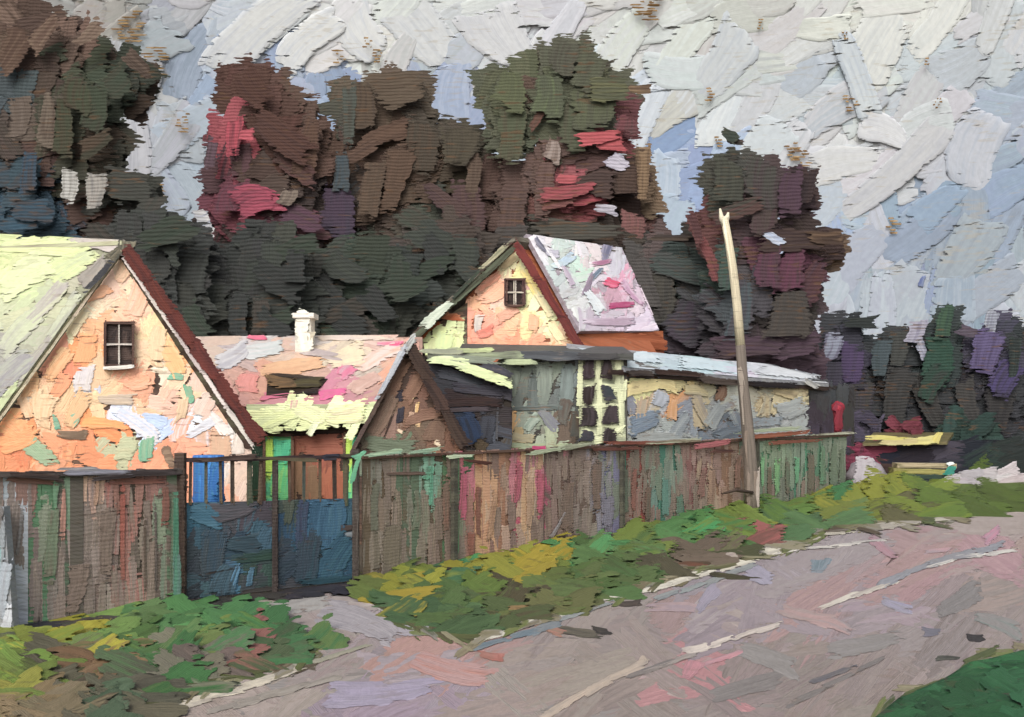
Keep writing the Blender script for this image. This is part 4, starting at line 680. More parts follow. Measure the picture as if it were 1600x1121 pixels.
daubs(m, gB, [(795, 410, 16, 7, 45, 'f2dca8', 'd8bc90'), (775, 460, 26, 13, 35, 'f6b08c', 'f4c0a0'), (765, 440, 22, 8, 30, 'f4a484', 'f4bca0'), (830, 440, 26, 8, -60, 'f6dc80', 'f4e8b8'), (850, 470, 30, 9, -58, 'f4e8b4', 'ecd4a0'), (795, 490, 20, 9, 30, 'e4a88c', 'd89c80'), (748, 505, 15, 7, 80, 'd0c4b8', 'b8b0ac'), (835, 505, 16, 9, 84, 'ecb088', 'f0c4a0'), (760, 520, 14, 8, 20, 'd87c68', 'e89884'), (870, 520, 22, 8, -58, 'f6e4b0', 'f4d0a0'), (780, 540, 20, 9, -30, 'f4a078', 'e8b090'), (880, 545, 14, 7, 0, 'f0b48c', 'f4c8a0'), (820, 550, 20, 6, 0, 'f49870', 'e8a888')], clip=WB)
m.build("gable_wall", MAT['plaster'], hB)
window(hB, gB, 792, 437, 820, 478, 2, 2, 3, glass='2c2220', frame='4c3434', sill=None, mull='d0c4b0')
# lower left bay under the long left slope
m = M(); LB = [(652, 530), (730, 474), (730, 556), (652, 556)]; fq = face_poly(gB, LB); fq[2][2] = fq[3][2] = 0; m.prism(offs(fq, gB.n, .05), ridB * 2.5, UND, '8c8c6c')
fill(m, Plane(gB.pt(690, 530) + gB.n * .06, gB.n), [(668, 515), (728, 500), (728, 556), (660, 552)], AN("690,530,dce4a0 710,520,d8e0a4 670,540,ccd498 720,545,dce8a4 700,550,c8d090"), (16, 14), 15, 9, 80, 14, t=2, over=1.2, clip=LB)
daubs(m, Plane(gB.pt(690, 530) + gB.n * .06, gB.n), [(695, 535, 18, 15, 80, 'd4e09c', 'c8d8a4'), (670, 512, 26, 8, 36, 'a85028', 'c07038'), (705, 495, 22, 7, -8, 'a85830', 'c49470')], t=2.2, lift=3)
m.build("side_bay", MAT['plaster'], hB)
rBp = plane3(pB + gB.n * .3, rB_ + gB.n * .3, pB + ridB * 3)
m = M(); q1 = pB + gB.n * .3; q2 = rBp.pt(906, 517); q3 = rBp.pt(1030, 517); q4 = rBp.pt(970, 388)
q2 = rBp.pt(912, 540)
RB = [(822, 366), (972, 388), (1030, 518), (906, 518)]
m.prism(face_poly(rBp, RB), -rBp.n * .12, 'a89ca4', '8c8088')
m.prism([pB + gB.n * .3, lB + gB.n * .3, lB + ridB * 3.7, pB + ridB * 3.7], (.02, 0, -.12), UND, '8c8c7c')
ARB = AN("840,390,dcd8dc 870,400,c8d4cc 880,430,c8d4d0 900,450,c8ccc8 860,380,e8e0e0 920,400,dcd0d0 950,400,c8c4cc 960,440,dca4b8 950,460,c89cac 990,470,d8c4d0 1000,500,d4c4d4 930,500,c4b8c4 970,510,d0c0cc 910,480,dcdcdc 940,420,dcd0d8 1010,510,dcd0dc 900,380,e4e0e0 890,415,c4dccc")
ARB = (ARB[0], ARB[1] * .85)
fill(m, rBp, RB, ARB, (20, 16), 20, 8, lambda x, y: R.choice([-60, 40, 10, 80]), 14, t=2.4, clip=RB, over=1.2, jc=.05)
daubs(m, rBp, [(843, 385, 14, 4, -50, '6c6c7c', 'a8a4b0'), (862, 398, 11, 6, -10, 'c8c4d0', '8c8494'), (885, 430, 24, 4, -62, 'b8a8b8', 'dcd8dc'), (880, 410, 22, 7, 30, 'b8ccdc', 'd8e4d8'), (918, 445, 20, 5, 70, '8c7c8c', 'c8b4c4'), (945, 395, 16, 7, 75, '6c6c84', 'b8b0c0'), (930, 430, 14, 4, 45, '5c7084', '9ca4b0'), (955, 445, 12, 7, -20, 'd84c70', 'e088a0'), (970, 478, 20, 5, 4, 'a83c68', 'c87c9c'), (985, 460, 26, 5, -50, 'b88ca8', 'dcc4d0'),
    (940, 412, 16, 4, 10, 'a8708c', 'd8b8c4'), (1010, 470, 30, 4, -66, 'ecdce4', 'c4b0bc'), (950, 505, 40, 6, 0, 'ac94a4', 'dcd0dc'), (925, 470, 26, 8, -55, 'dce0e0', 'c4ccd0'), (860, 400, 34, 3, -57, 'f0ecec', 'd8d4dc')], clip=RB, g=.88)
m.build("roof", MAT['roof'], hB)
sfR = Plane(gB.pt(810, 400) + gB.n * .34, gB.n)
m = M(); board_px(m, sfR, (806, 380), (912, 552), 13, .05, '70302c', '4a2426', .08); tag(m.build("bargeboard", MAT['wood'], hB), "maroon board along the right roof edge")
m = M(); board_px(m, sfR, (812, 380), (644, 532), 9, .04, '5c6450', '3a382c', .08); daubs(m, Plane(sfR.p + gB.n * .06, gB.n), [(685, 490, 34, 8, 42, 'ccd4c0', 'a8b4a0'), (730, 445, 34, 3, 45, '3c4438', '28282a'), (770, 405, 30, 4, 42, 'b0a888', '5c644c')], t=2)
tag(m.build("bargeboard", MAT['wood'], hB), "pale grey green board along the left roof edge")
m = M(); sfo2 = Plane(rBp.pt(970, 515) + np.array([0, .0, -.1]), (-.63, .78, 0)); sfo2 = Plane(rBp.pt(970, 518) , (.63, -.78, 0))
OB = [(900, 519), (1040, 517), (1042, 552), (902, 556)]; m.prism(offs(face_poly(sfo2, OB), sfo2.n, -.1), -sfo2.n * .1, '7c3c20', 'a05a34')
so2 = Plane(sfo2.p - sfo2.n * .1, sfo2.n)
daubs(m, so2, [(945, 532, 50, 14, 2, '96502c', 'b4683c'), (1005, 534, 40, 13, -3, '8c4828', 'a85c38'), (930, 545, 34, 9, 4, 'a45c34', '8c4c30')], t=2, clip=OB)
tag(m.build("eaves_wall", MAT['wood'], hB), "rust orange boarding under the marbled roof")

# ------------------------------------------------------------------ dark lean-to shed
gS = vplane(735, 24.0, 10)
hS = thing("lean_to_shed", "dark blue black open shed with lime roof edge between hut and veranda", "shed", tuple(gS.pt(735, 700)[:2]) + (0,))
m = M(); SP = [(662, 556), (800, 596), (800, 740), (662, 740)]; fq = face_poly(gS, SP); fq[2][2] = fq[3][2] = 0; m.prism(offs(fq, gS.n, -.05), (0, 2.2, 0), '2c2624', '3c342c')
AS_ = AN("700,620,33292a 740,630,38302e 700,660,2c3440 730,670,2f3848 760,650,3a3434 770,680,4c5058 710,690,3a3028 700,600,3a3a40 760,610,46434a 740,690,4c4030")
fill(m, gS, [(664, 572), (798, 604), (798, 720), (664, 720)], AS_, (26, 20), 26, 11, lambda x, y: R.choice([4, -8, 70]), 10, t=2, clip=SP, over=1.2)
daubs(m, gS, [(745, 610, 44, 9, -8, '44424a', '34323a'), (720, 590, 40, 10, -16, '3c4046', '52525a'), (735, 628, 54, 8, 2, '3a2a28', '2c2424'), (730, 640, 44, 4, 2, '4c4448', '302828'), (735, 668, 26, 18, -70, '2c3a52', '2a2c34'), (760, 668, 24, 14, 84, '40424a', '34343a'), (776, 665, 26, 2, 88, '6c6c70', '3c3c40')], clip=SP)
m.build("wall", MAT['wood'], hS)  # solid front; the shaded open interior is painted on in dark strokes
m = M(); sr = Plane(gS.p + gS.n * .25, gS.n)
m.prism(face_poly(sr, [(668, 552), (800, 590), (800, 600), (668, 562)]), (0, 2.6, .25), '6c7060', '4c4c48')
daubs(m, sr, [(700, 564, 34, 8, -6, 'd8e4ac', 'b8c494'), (752, 583, 44, 9, -20, 'dce8a8', 'c4d09c'), (790, 600, 12, 4, -30, 'c8d49c', 'e0e8b4'), (735, 562, 50, 6, -4, '7c8474', '9ca48c'), (775, 577, 30, 7, -24, '3a3a40', '52505a'), (690, 550, 34, 5, 0, '8c907c', 'a8ac8c')], t=2.4)
m.build("roof", MAT['roof'], hS)

# ------------------------------------------------------------------ grey veranda with the lattice window
gV = vplane(840, 25.0, 12)
hV = thing("veranda", "grey green glazed veranda with a cream lattice window below the central house", "veranda", tuple(gV.pt(860, 700)[:2]) + (0,))
VP = [(782, 562), (905, 556), (980, 560), (980, 700), (980, 740), (782, 740)]
m = M(); fq = face_poly(gV, [(782, 560), (980, 560), (980, 700), (782, 700)]); fq[2][2] = fq[3][2] = 0; m.prism(fq, np.array([-.1, 1.6, 0]), '44403c', '5c5c54')
AV = AN("""800,580,7c8478 830,590,747c70 860,590,8a9484 890,590,848c84 850,620,6c7470 880,640,788078 800,600,646c64 900,640,505450 795,660,c49868 780,680,c8a468 830,660,8c9484 850,690,a0a890 820,640,909c90 870,670,6c5c50 890,680,54483c 860,700,98a488 810,690,a8946c 895,600,7c8484 840,570,58605c""")
fill(m, gV, [(784, 560), (912, 560), (912, 735), (784, 735)], AV, (22, 26), 26, 10, lambda x, y: R.choice([86, 84, 60]), 10, t=2, clip=VP, over=1.2, jc=.06)
daubs(m, gV, [(800, 600, 26, 12, 86, '747c70', '68705f'), (850, 600, 40, 14, 88, '8a9486', '707870'), (832, 610, 34, 9, 86, '58605c', '747c78'), (885, 600, 34, 12, 88, '7c8884', '68706c'), (795, 665, 22, 9, 84, 'd09c5c', 'c0a078'), (830, 660, 18, 8, 50, 'a0ac9c', '7c8c80'), (855, 655, 24, 9, -50, '7c7c84', '8c9484'), (880, 645, 22, 10, 80, '5c5048', '6c7068'), (860, 690, 24, 10, 84, 'a8b090', '88907c'), (840, 638, 44, 4, 2, '6c7470', '4c5450'), (815, 685, 22, 8, -8, '9c9478', 'c0a878'), (840, 700, 54, 7, -3, '909c80', 'b0b88c'), (785, 706, 30, 7, 4, '6c5c4c', 'a0986c')], clip=VP)
m.build("wall", MAT['plaster'], hV)
m = M(); sre = Plane(gV.p + gV.n * .3, gV.n)
m.prism(face_poly(sre, [(715, 548), (990, 553), (990, 563), (715, 560)]), (0, 2.4, .3), '4c4c48', '5c5c5c')
daubs(m, sre, [(770, 556, 50, 6, 2, '6c7060', 'a8b48c'), (850, 556, 56, 8, -2, '4a4c50', '5c6064'), (930, 558, 40, 6, 0, '4a4848', '38383c'), (735, 548, 40, 4, 0, 'c0cc8c', '8c9474'), (810, 566, 26, 5, 0, 'b0bc90', '6c7464')], t=2)
m.build("roof", MAT['roof'], hV)
# lattice window: one frame, eight dark panes
m = M(); sw = Plane(gV.p + gV.n * .06, gV.n)
LP_ = [(904, 562), (974, 562), (978, 690), (906, 690)]
m.prism(face_poly(sw, LP_), -gV.n * .1, 'b8bc98', '8c9078')
for (x, y, L, w, a) in [(906, 600, 44, 5, 88), (912, 655, 40, 6, 88), (934, 580, 22, 5, 86), (936, 630, 60, 5, 90), (965, 590, 30, 5, 84), (970, 640, 44, 5, 92), (940, 605, 34, 5, 4), (940, 634, 34, 4, 4), (935, 662, 34, 6, -10), (955, 610, 24, 4, 0), (925, 690, 24, 6, 10), (965, 566, 12, 6, 84), (975, 610, 20, 4, 84), (920, 676, 14, 5, -40), (965, 672, 12, 5, 40), (958, 655, 22, 3, 84)]:
    daub(m, sw, x, y, L, w, a, 'd8dcb0', 'b8bc94', t=3.2, lift=3, rag=.3)
lw = m.build("lattice_window", MAT['wood'], hV)
for (x, y, L, w, a, cc) in [(919, 576, 17, 9, 88, '34282a'), (949, 576, 16, 9, 84, '2f2624'), (919, 617, 15, 10, 90, '2e2422'), (951, 614, 10, 14, 4, '343a40'), (921, 651, 17, 13, 88, '2c2626'), (954, 648, 15, 12, 84, '30282a'), (918, 682, 9, 11, 80, '343840'), (952, 682, 12, 12, 80, '2a2424')]:
    m = M(); daub(m, Plane(sw.p + gV.n * .09, gV.n), x, y, L, w, a, cc, '4a4044', t=2.4, lift=3.5, rag=.15); m.build("pane", MAT['metal'], lw)

# ------------------------------------------------------------------ long low shed parallel to the fence
fd = np.array([11.47, 15.8, 0]); fd /= np.linalg.norm(fd); fn = np.array([fd[1], -fd[0], 0])
pL = P(977, 640, 25.6); gL = Plane(pL, fn)
hL = thing("long_shed", "long low cream and grey shed with pale blue roof behind the fence", "shed", (pL[0], pL[1], 0))
WL = [(977, 590), (1262, 604), (1264, 690), (980, 705)]
m = M(); fq = face_poly(gL, [(977, 588), (1262, 602), (1262, 690), (977, 700)]); fq[2][2] = fq[3][2] = 0
m.prism(fq, -fn * 2.2, '4a4440', '6c6864')
AL = AN("""1000,605,f0dc98 1030,605,ead890 1060,600,d8c890 1000,630,c8b090 990,650,8c9098 1040,630,b4b8bc 1020,620,c8b488 1050,640,d49c64 1000,670,a8aca8 1040,670,a0a4a0 1070,650,90949c 1080,610,d0b880 1100,620,b4a888 1110,650,8c8c8c 1095,660,bca888 1130,620,a8a898 1140,660,646c74 1120,690,78808a
 1180,620,a8a490 1190,640,b8a884 1230,620,c8b890 1240,650,a8aca8 1200,670,94989a 1250,680,a4a8a4 1180,660,9ca09c 1150,640,a0a49c 980,680,a8a8a0 1080,690,9c9c98""")
AL = (AL[0], AL[1] * 1.25)
fill(m, gL, WL, AL, (22, 20), 22, 11, lambda x, y: R.choice([70, 84, 40, -60, 10]), 12, t=2.2, clip=WL, over=1.2, jc=.05)
daubs(m, gL, [(1000, 605, 34, 12, 10, 'eedc98', 'dcc890'), (1040, 600, 20, 12, -20, 'f0e0a0', 'd8c080'), (1000, 640, 20, 10, 84, 'b8a890', 'd4a880'), (1004, 660, 26, 16, 20, '84909c', '6c7c90'), (1030, 625, 13, 12, 60, 'b8bcc4', 'a0a4a8'), (1048, 640, 20, 9, 84, 'd49c68', 'e0b088'), (1060, 665, 24, 11, 60, '90969a', 'a8aca8'), (1092, 640, 30, 9, -66, '9c9080', 'c8b488'), (1085, 610, 20, 8, -10, 'c8b888', '8c8474'), (1125, 615, 14, 9, 70, '7c5c48', '9c8068'),
    (1115, 650, 26, 12, 60, '8c9090', 'a4a8a4'), (1140, 680, 26, 16, 20, '5c646c', '808890'), (1030, 685, 50, 10, 2, 'a4a8a4', '9c9c98'), (1195, 635, 20, 9, 80, 'b8a884', 'a09c8c'), (1225, 615, 20, 7, -14, 'c8b488', '8c7c64'), (1235, 640, 26, 16, 20, 'a8aca8', '94989a'), (1190, 660, 34, 8, 4, '949ca0', '6c747c'), (1240, 675, 30, 10, 0, 'a4a8a4', '9ca098')], clip=WL, g=1.2)
m.build("wall", MAT['plaster'], hL)
m = M(); gLr = Plane(pL + fn * .14, fn)
RL = [(935, 552), (1000, 548), (1070, 556), (1290, 584), (1292, 597), (1180, 590), (1080, 578), (960, 570)]
e = [(936, 570), (1292, 598)]
a0, a1 = gLr.pt(976, 575), gLr.pt(1295, 600); up = -fn * 1.6 + np.array([0, 0, .62])
m.prism([a0, a1, a1 + up, a0 + up], (0, 0, -.1), '8c8c90', 'a8a8a4')
rLp = plane3(a0, a1, a0 + up)
pj = lambda p: (CX + p[0] / p[1] * F, HZ - (p[2] - EYE) / p[1] * F)
RL2 = [pj(a0), pj(a1), pj(a1 + up), pj(a0 + up)]
fill(m, rLp, [(900, 548), (1300, 575), (1300, 602), (900, 576)], AN("960,560,c4d0d4 1000,560,c0ccd0 1050,565,b8c8d0 1100,570,b8ccd0 1150,575,ccc8d0 1200,580,c8ccd0 1250,588,ccd0d0 1280,592,b8bcc0 990,565,6c6864"), (24, 9), 26, 7, -7, 6, t=1.6, over=1.3, jc=.04, clip=RL2)
daubs(m, rLp, [(1000, 562, 34, 6, -3, 'c8d4d8', 'b4c4cc'), (1110, 573, 50, 9, -8, 'bccfd4', 'ccd8dc'), (1230, 585, 50, 7, -7, 'd0d4d6', 'c0c4c8'), (1150, 580, 26, 5, -4, 'ccb8c8', 'c0ccd4')], t=2)
m.build("roof", MAT['roof'], hL)
m = M(); gLf = Plane(pL + fn * .1, fn)
board_px(m, gLf, (955, 581), (1296, 606), 9, 0, '3c2c28', '4c3c34', .08); daubs(m, Plane(gLf.p + fn * .05, fn), [(1000, 583, 26, 5, 0, '3a302e', '5c5048'), (1060, 583, 50, 5, -4, '4c3830', '382a28'), (1120, 596, 34, 6, -6, '5c5048', '46382f'), (1205, 602, 40, 5, -3, '1f1a1c', '302828'), (1265, 600, 14, 5, -30, 'd4d0c8', '8c8c8c')], t=2)
m.build("eaves_board", MAT['wood'], hL)
m = M(); q = face_poly(gL, [(1262, 598), (1335, 606), (1335, 690), (1264, 690)]); q[2][2] = q[3][2] = 0; m.prism(q, -fn * 2.0, '3c3836', '4c4a4c')
fill(m, gL, [(1264, 604), (1332, 608), (1332, 700), (1264, 700)], AN("1280,620,4a4848 1300,620,4c4e50 1290,660,463c44 1320,640,484642 1310,680,504654"), (16, 20), 22, 9, 86, 8, t=2, over=1.2)
tag(m.build("end_room", MAT['wood'], hL), "dark grey boarded end of the shed")

# ------------------------------------------------------------------ fences
def post(name, label, x, y0, y1, w, sf, c_, c2, parent=None, cat=None):
    m = M(); a = sf.pt(x, y1); a[2] = 0; b = sf.pt(x, y0); D = a[1]; r = w / F * D / 2
    m.prism([a + np.array([-r, -r, 0]) , a + np.array([r, -r, 0]), a + np.array([r, r, 0]), a + np.array([-r, r, 0])], b - a, c_, c2)
    h = (y1 - y0) / 2; pl = Plane(a + np.array([0, -r, 0]), (0, -1, 0))
    daub(m, pl, x, y0 + h, h * 1.0, w * .5, 90, c_, c2, t=1.5, rag=.03, taper=0)
    daub(m, pl, x, y0 + h * 1.3, h * .6, w * .42, 88, jit(lin(c_), .15), c2, t=1.8, lift=1, rag=.2)
    return m.build(name, MAT['wood'], parent)
f0, f1, f2, f3 = GROUND.pt(-160, 1010), GROUND.pt(280, 946), GROUND.pt(566, 909), GROUND.pt(1322, 772)
fL = Plane(f0, np.cross(f1 - f0, (0, 0, 1))); fR = Plane(f2, np.cross(f3 - f2, (0, 0, 1)))
ALF = AN("""15,850,a8b0b4 8,920,8ea2ac 40,800,6c625e 60,760,8c5c4c 50,780,5a5450 80,830,567c5c 85,770,50946c 75,900,6a5e58 97,790,c88c78 110,830,5f5750 130,790,78685e 160,820,7c6c62 147,760,c49478 170,900,77675c 190,800,a8443a 192,900,a04c40 220,830,6a5e52 227,870,4c443a 240,850,6e6056 260,780,80463e
 250,900,706050 275,800,568060 277,900,487e60 210,755,8c4838 120,900,76665a 30,750,703c34 140,930,6c6058 0,800,5c5854 -60,850,6c6058 150,870,80726a 60,930,706660""")
ARF2 = AN("""575,760,62705f 590,850,6e6656 630,750,6d5a4e 640,850,6c5e4e 672,755,389c80 668,735,50c09c 690,800,6a5a4a 712,800,587c58 722,770,c44c70 725,740,dc5078 740,820,8c4838 765,800,c89a74 778,770,a47a60 790,810,6e5044 808,760,bc4c6c 826,770,c09a78 828,820,a88468 842,755,cc5078 850,810,6c4c44
 880,780,6c5a52 900,820,6a5c52 925,790,6e5c52 948,800,7c7c98 955,780,787890 968,780,446c5a 985,780,8c4c44 1010,750,5e5246 1035,770,3f8c7e 1040,750,4c7c68 1060,780,6e5c4e 1090,740,88605a 1110,770,b08c70 1130,770,987460 1150,750,8c6c58 1192,750,5a8c6c 1200,770,6c5c4e 1212,745,608c68 1222,760,4a6c54
 1245,745,588c70 1260,760,6c5c4e 1280,730,5a8066 1305,730,5c826a 1315,755,586c5c 860,740,6a5248 760,740,6c4438 700,730,6c5a4c 600,790,70604e 650,790,5c6c58 620,880,66604e 700,860,6a5648 1000,800,6c5044 1080,790,6c5848""")
def fdaubs(m, sf, lst, base='6c5c50', **k):
    b_ = lin(base); daubs(m, sf, [(x, y, L, w * .75, a, (lin(c_) * .52 + b_ * .48) * 1.2, (lin(c2) * .5 + b_ * .5) * 1.2) for (x, y, L, w, a, c_, c2) in lst], **k)
def fence_panel(parent, sf, xa, xb, top, bot, an, nb, tall=None):
    m = M(); xs = np.linspace(xa, xb, nb + 1)
    for i in range(nb):
        x0, x1 = xs[i], xs[i + 1]; t0 = top(x0) + R.uniform(-2.5, 2.5); b0 = bot((x0 + x1) / 2)
        q = face_poly(sf, [(x0 + .5, t0), (x1 - .5, t0 + R.uniform(-1, 1)), (x1 - .5, b0), (x0 + .5, b0)]); q[2][2] = q[3][2] = 0.01
        cc, c2 = pick(an, (x0 + x1) / 2, (t0 + b0) / 2, 25)
        m.prism(offs(q, sf.n, R.uniform(-.012, .012)), -sf.n * .025, jit(cc * 1.0, .1), jit(c2 * .9))
    P4 = [(xa, top(xa) - 2), (xb, top(xb) - 2), (xb, bot(xb) + 1), (xa, bot(xa) + 1)]
    hgt = bot(xa) - top(xa)
    fill(m, sf, P4, (an[0], grey(desat(an, .5, 1.34)[1], .85)), (max(7, hgt * .075), hgt * .26), hgt * .2, max(3.6, hgt * .036), 90, 3.5, t=1.5, clip=P4, over=1.15, jc=.12, rag=.25)
    return m
ltop = lambda x: 742 - x * .012; lbot = lambda x: 986 - (x) * .143
rtop = lambda x: 714 - (x - 566) * .0465; rbot = lambda x: 909 - (x - 566) * (137 / 756)
FL = thing("board_fence", "tall brown board fence left of the blue gate", "fence", f1, "board fences along the road")
m = fence_panel(FL, fL, -150, 130, ltop, lbot, ALF, 13); m.build("board_panel", MAT['wood'], FL)
m = fence_panel(FL, fL, 130, 278, ltop, lbot, ALF, 8)
fdaubs(m, fL, [(80, 850, 60, 14, 86, '5c8064', '6c6c5c'), (98, 800, 44, 6, 88, 'c88c7c', '8c6458'), (85, 775, 24, 6, 88, '58a078', '4c7c60'), (190, 830, 90, 6, 90, 'a8483c', '8c5044'), (225, 870, 60, 3, 90, '443c34', '5c5048'), (242, 860, 70, 2.5, 90, '3f4044', '5c5854'), (165, 850, 60, 16, 88, '7c6c62', '6c6058'), (215, 752, 44, 7, 0, '8a443a', '6c4038'), (258, 790, 34, 9, 90, '84463c', '6c4038'), (150, 770, 22, 5, 84, 'c4987c', '8c7464'), (120, 920, 44, 22, 80, '73655c', '7c6c64'), (45, 750, 44, 9, -4, '743c34', '6c5048'), (30, 830, 40, 4, 84, '8c9094', '6c6c6c'), (270, 850, 80, 7, 90, '4a7c60', '5c6c58')], t=1.8)
m.build("board_panel", MAT['wood'], FL)
m = M(); board_px(m, Plane(fL.p + fL.n * .03, fL.n), (-150, 744), (280, 738), 9, .03, '46403e', '5c5450', .06)
daubs(m, Plane(fL.p + fL.n * .07, fL.n), [(150, 738, 60, 5, 0, '8c8c98', '5c5458'), (60, 744, 44, 5, -4, '4a3c38', '38302e'), (230, 740, 50, 5, 2, '3c3434', '4c4444'), (180, 745, 40, 4, 6, '342c2c', '4c4444'), (120, 733, 40, 3, 0, 'a8a4a4', '6c6868')], t=1.8)
m.build("top_rail", MAT['wood'], FL)
pC = thing("concrete_post", "pale blue white leaning post at the left edge of the fence", "post", GROUND.pt(10, 993))
m = M(); sC = Plane(GROUND.pt(10, 990) + np.array([0, -.1, 0]), (0, -1, 0)); q = face_poly(sC, [(-16, 795), (6, 792), (22, 985), (-16, 990)]); q[2][2] = q[3][2] = 0; m.prism(q, (0, .14, 0), '84888c', '9c9c9c')
daubs(m, sC, [(0, 850, 50, 9, 88, '8c9498', '747478'), (4, 920, 50, 11, 86, '9ca4ac', '8c8c90'), (14, 965, 20, 7, 80, 'c4c8cc', '9c9ca4'), (0, 880, 30, 4, 86, '7ca0a4', '8c9494'), (0, 812, 20, 6, 90, '6c6866', '84807c')], t=2)
m.build("shaft", MAT['stone'], pC)
FR = thing("board_fence", "long brown board fence running right beside the grass verge", "fence", f2, "board fences along the road")
xb = [566, 705, 850, 968, 1080, 1180, 1250, 1322]
for i in range(7):
    m = fence_panel(FR, fR, xb[i], xb[i + 1], rtop, rbot, ARF2, [11, 12, 11, 11, 11, 8, 9][i])
    if i == 0: fdaubs(m, fR, [(583, 790, 44, 9, 88, '64725f', '5c6c60'), (672, 760, 34, 4, 88, '3ca888', '58c8a4'), (668, 740, 12, 8, 60, '50c49c', '3c9c80'), (610, 860, 44, 20, 88, '6c6858', '74705c'), (640, 740, 44, 4, 0, '3c3434', '6c5048'), (650, 800, 34, 8, 88, '5c7c64', '6c6454'), (695, 790, 44, 8, 90, '6c5a4c', '8c5444')], t=1.8)
    if i == 1: fdaubs(m, fR, [(722, 775, 44, 9, 88, 'c85078', 'a04458'), (712, 830, 40, 4, 84, '5c8060', '4c6c50'), (768, 805, 40, 6, 82, 'd0a078', 'a87c60'), (808, 755, 34, 7, 84, 'c04c70', '9c4458'), (826, 785, 44, 8, 89, 'c8a080', 'b08c70'), (843, 770, 40, 8, 89, 'd05078', '9c3c54'), (745, 800, 44, 6, 90, '8c4434', '6c4438'), (735, 850, 20, 8, 90, '944c3c', '6c4c40')], t=1.8)
    if i == 2: fdaubs(m, fR, [(885, 790, 44, 14, 88, '6c5c54', '745c50'), (948, 800, 30, 14, 88, '7c8098', '70748c'), (930, 760, 40, 10, 90, '6a5a52', '785c50'), (870, 822, 26, 4, 60, '94949c', '6c6058')], t=1.8)
    if i == 3: fdaubs(m, fR, [(975, 770, 40, 6, 90, '446c58', '3c5448'), (988, 765, 34, 5, 88, '904c44', '7c5448'), (1037, 775, 34, 8, 90, '3c8c80', '58a090'), (1060, 790, 20, 8, 90, '40806c', '5c6c5c'), (1010, 790, 30, 7, 90, '6c5044', '4c5448')], t=1.8)
    if i == 4: fdaubs(m, fR, [(1110, 765, 34, 8, 88, 'b08c74', '8c6c5c'), (1130, 780, 26, 7, 90, 'b4907c', '9c7864'), (1095, 755, 24, 7, 84, '9c6460', '7c5c54'), (1150, 740, 30, 7, 88, '94705c', 'b07c70')], t=1.8)
    if i == 5: fdaubs(m, fR, [(1189, 735, 26, 4, 90, '5cbc7c', '8cd094'), (1212, 745, 30, 6, 90, '50a070', '88d484'), (1200, 755, 26, 5, 90, '6c5c4c', '5c6c54'), (1228, 745, 30, 5, 90, '4a745c', '6c6454'), (1243, 735, 24, 5, 90, '58bc88', '489c74')], t=1.8)
    if i == 6: fdaubs(m, fR, [(1265, 740, 34, 8, 90, '5c6454', '6c6050'), (1283, 725, 34, 6, 90, '58a47c', '50745c'), (1300, 728, 40, 8, 90, '5c8068', '6c8c74'), (1313, 735, 38, 6, 90, '54765e', '6c8874')], t=1.8)
    m.build("board_panel", MAT['wood'], FR)
m = M(); frr = Plane(fR.p + fR.n * .04, fR.n); board_px(m, frr, (566, 716), (1324, 680), 4, .02, '5c463c', '6c4c40', .07)
daubs(m, Plane(fR.p + fR.n * .08, fR.n), [(600, 708, 34, 4, 8, 'b0c8a4', '7ca48c'), (660, 705, 30, 3, 8, 'b4d0ac', '8ca890'), (718, 713, 24, 3, 3, 'b8c8a8', 'c8d4ac'), (850, 705, 34, 4, 10, 'b0b898', '8c9c80'), (900, 697, 30, 4, 10, 'a8ac90', '7c7c68'), (1050, 690, 54, 3, 4, 'b8bca0', '6c4c3c'), (1000, 692, 60, 3, 0, '8c5040', '6c3c34'), (840, 700, 12, 3, 0, 'd84c80', 'a04060'), (745, 722, 22, 3, -8, '5c3830', '4c3028'), (960, 702, 44, 3, 2, '5c3830', '7c4c40'), (1110, 695, 30, 5, 8, 'b06468', '9c5c5c'), (1130, 705, 22, 3, 0, '4c3430', '6c4840'), (1210, 680, 60, 4, 5, '9c5c44', '7c4434'), (1200, 672, 60, 3, 4, 'b4bc9c', '94a088'), (1300, 678, 34, 2, 3, 'b8b8a0', '5c4c44'), (1240, 690, 44, 3, 3, '7c4838', '8c5844')], t=2)
m.build("top_rail", MAT['wood'], FR)
for i, x in enumerate([705, 968, 1180]):
    m = M(); a = fR.pt(x, rbot(x)); a[2] = 0; b = fR.pt(x, rtop(x) + 1); off = fR.n * .06
    m.beam(a + off, b + off, .09, .07, '46443c', '5c5a4c', up=tuple(fR.n)); m.build("post", MAT['wood'], FR)

# ------------------------------------------------------------------ gate
g0, g1 = GROUND.pt(288, 944), GROUND.pt(560, 912); gG = Plane(g0, np.cross(g1 - g0, (0, 0, 1)))
G = thing("yard_gate", "dark blue double gate with brown pickets above solid panels", "gate", (g0 + g1) / 2)
AG0 = AN("""300,800,2a6c88 320,790,347a98 350,810,4f525c 400,800,5a5058 330,840,345c70 380,850,324e60 400,830,366478 310,880,3f464e 330,920,406470 360,910,3a7ea0 400,890,38584a 400,925,454a4c 420,850,4a5058 450,800,4c5a52 480,810,2a5c7c 510,810,24688c 530,800,34667c 540,840,4a4e56 500,850,2c5c70
 470,870,3c4c5c 520,870,286484 540,880,285c78 480,900,34464f""")
AG = desat(AG0, .9, .76); AG = (AG[0], grey(AG[1], .74))
def gdaubs(m, sf, lst, **k):
    b_ = lin('42505a'); daubs(m, sf, [(x, y, L, w, a, grey(lin(c_), .7) * .74, grey(lin(c2), .7) * .74) for (x, y, L, w, a, c_, c2) in lst], **k)
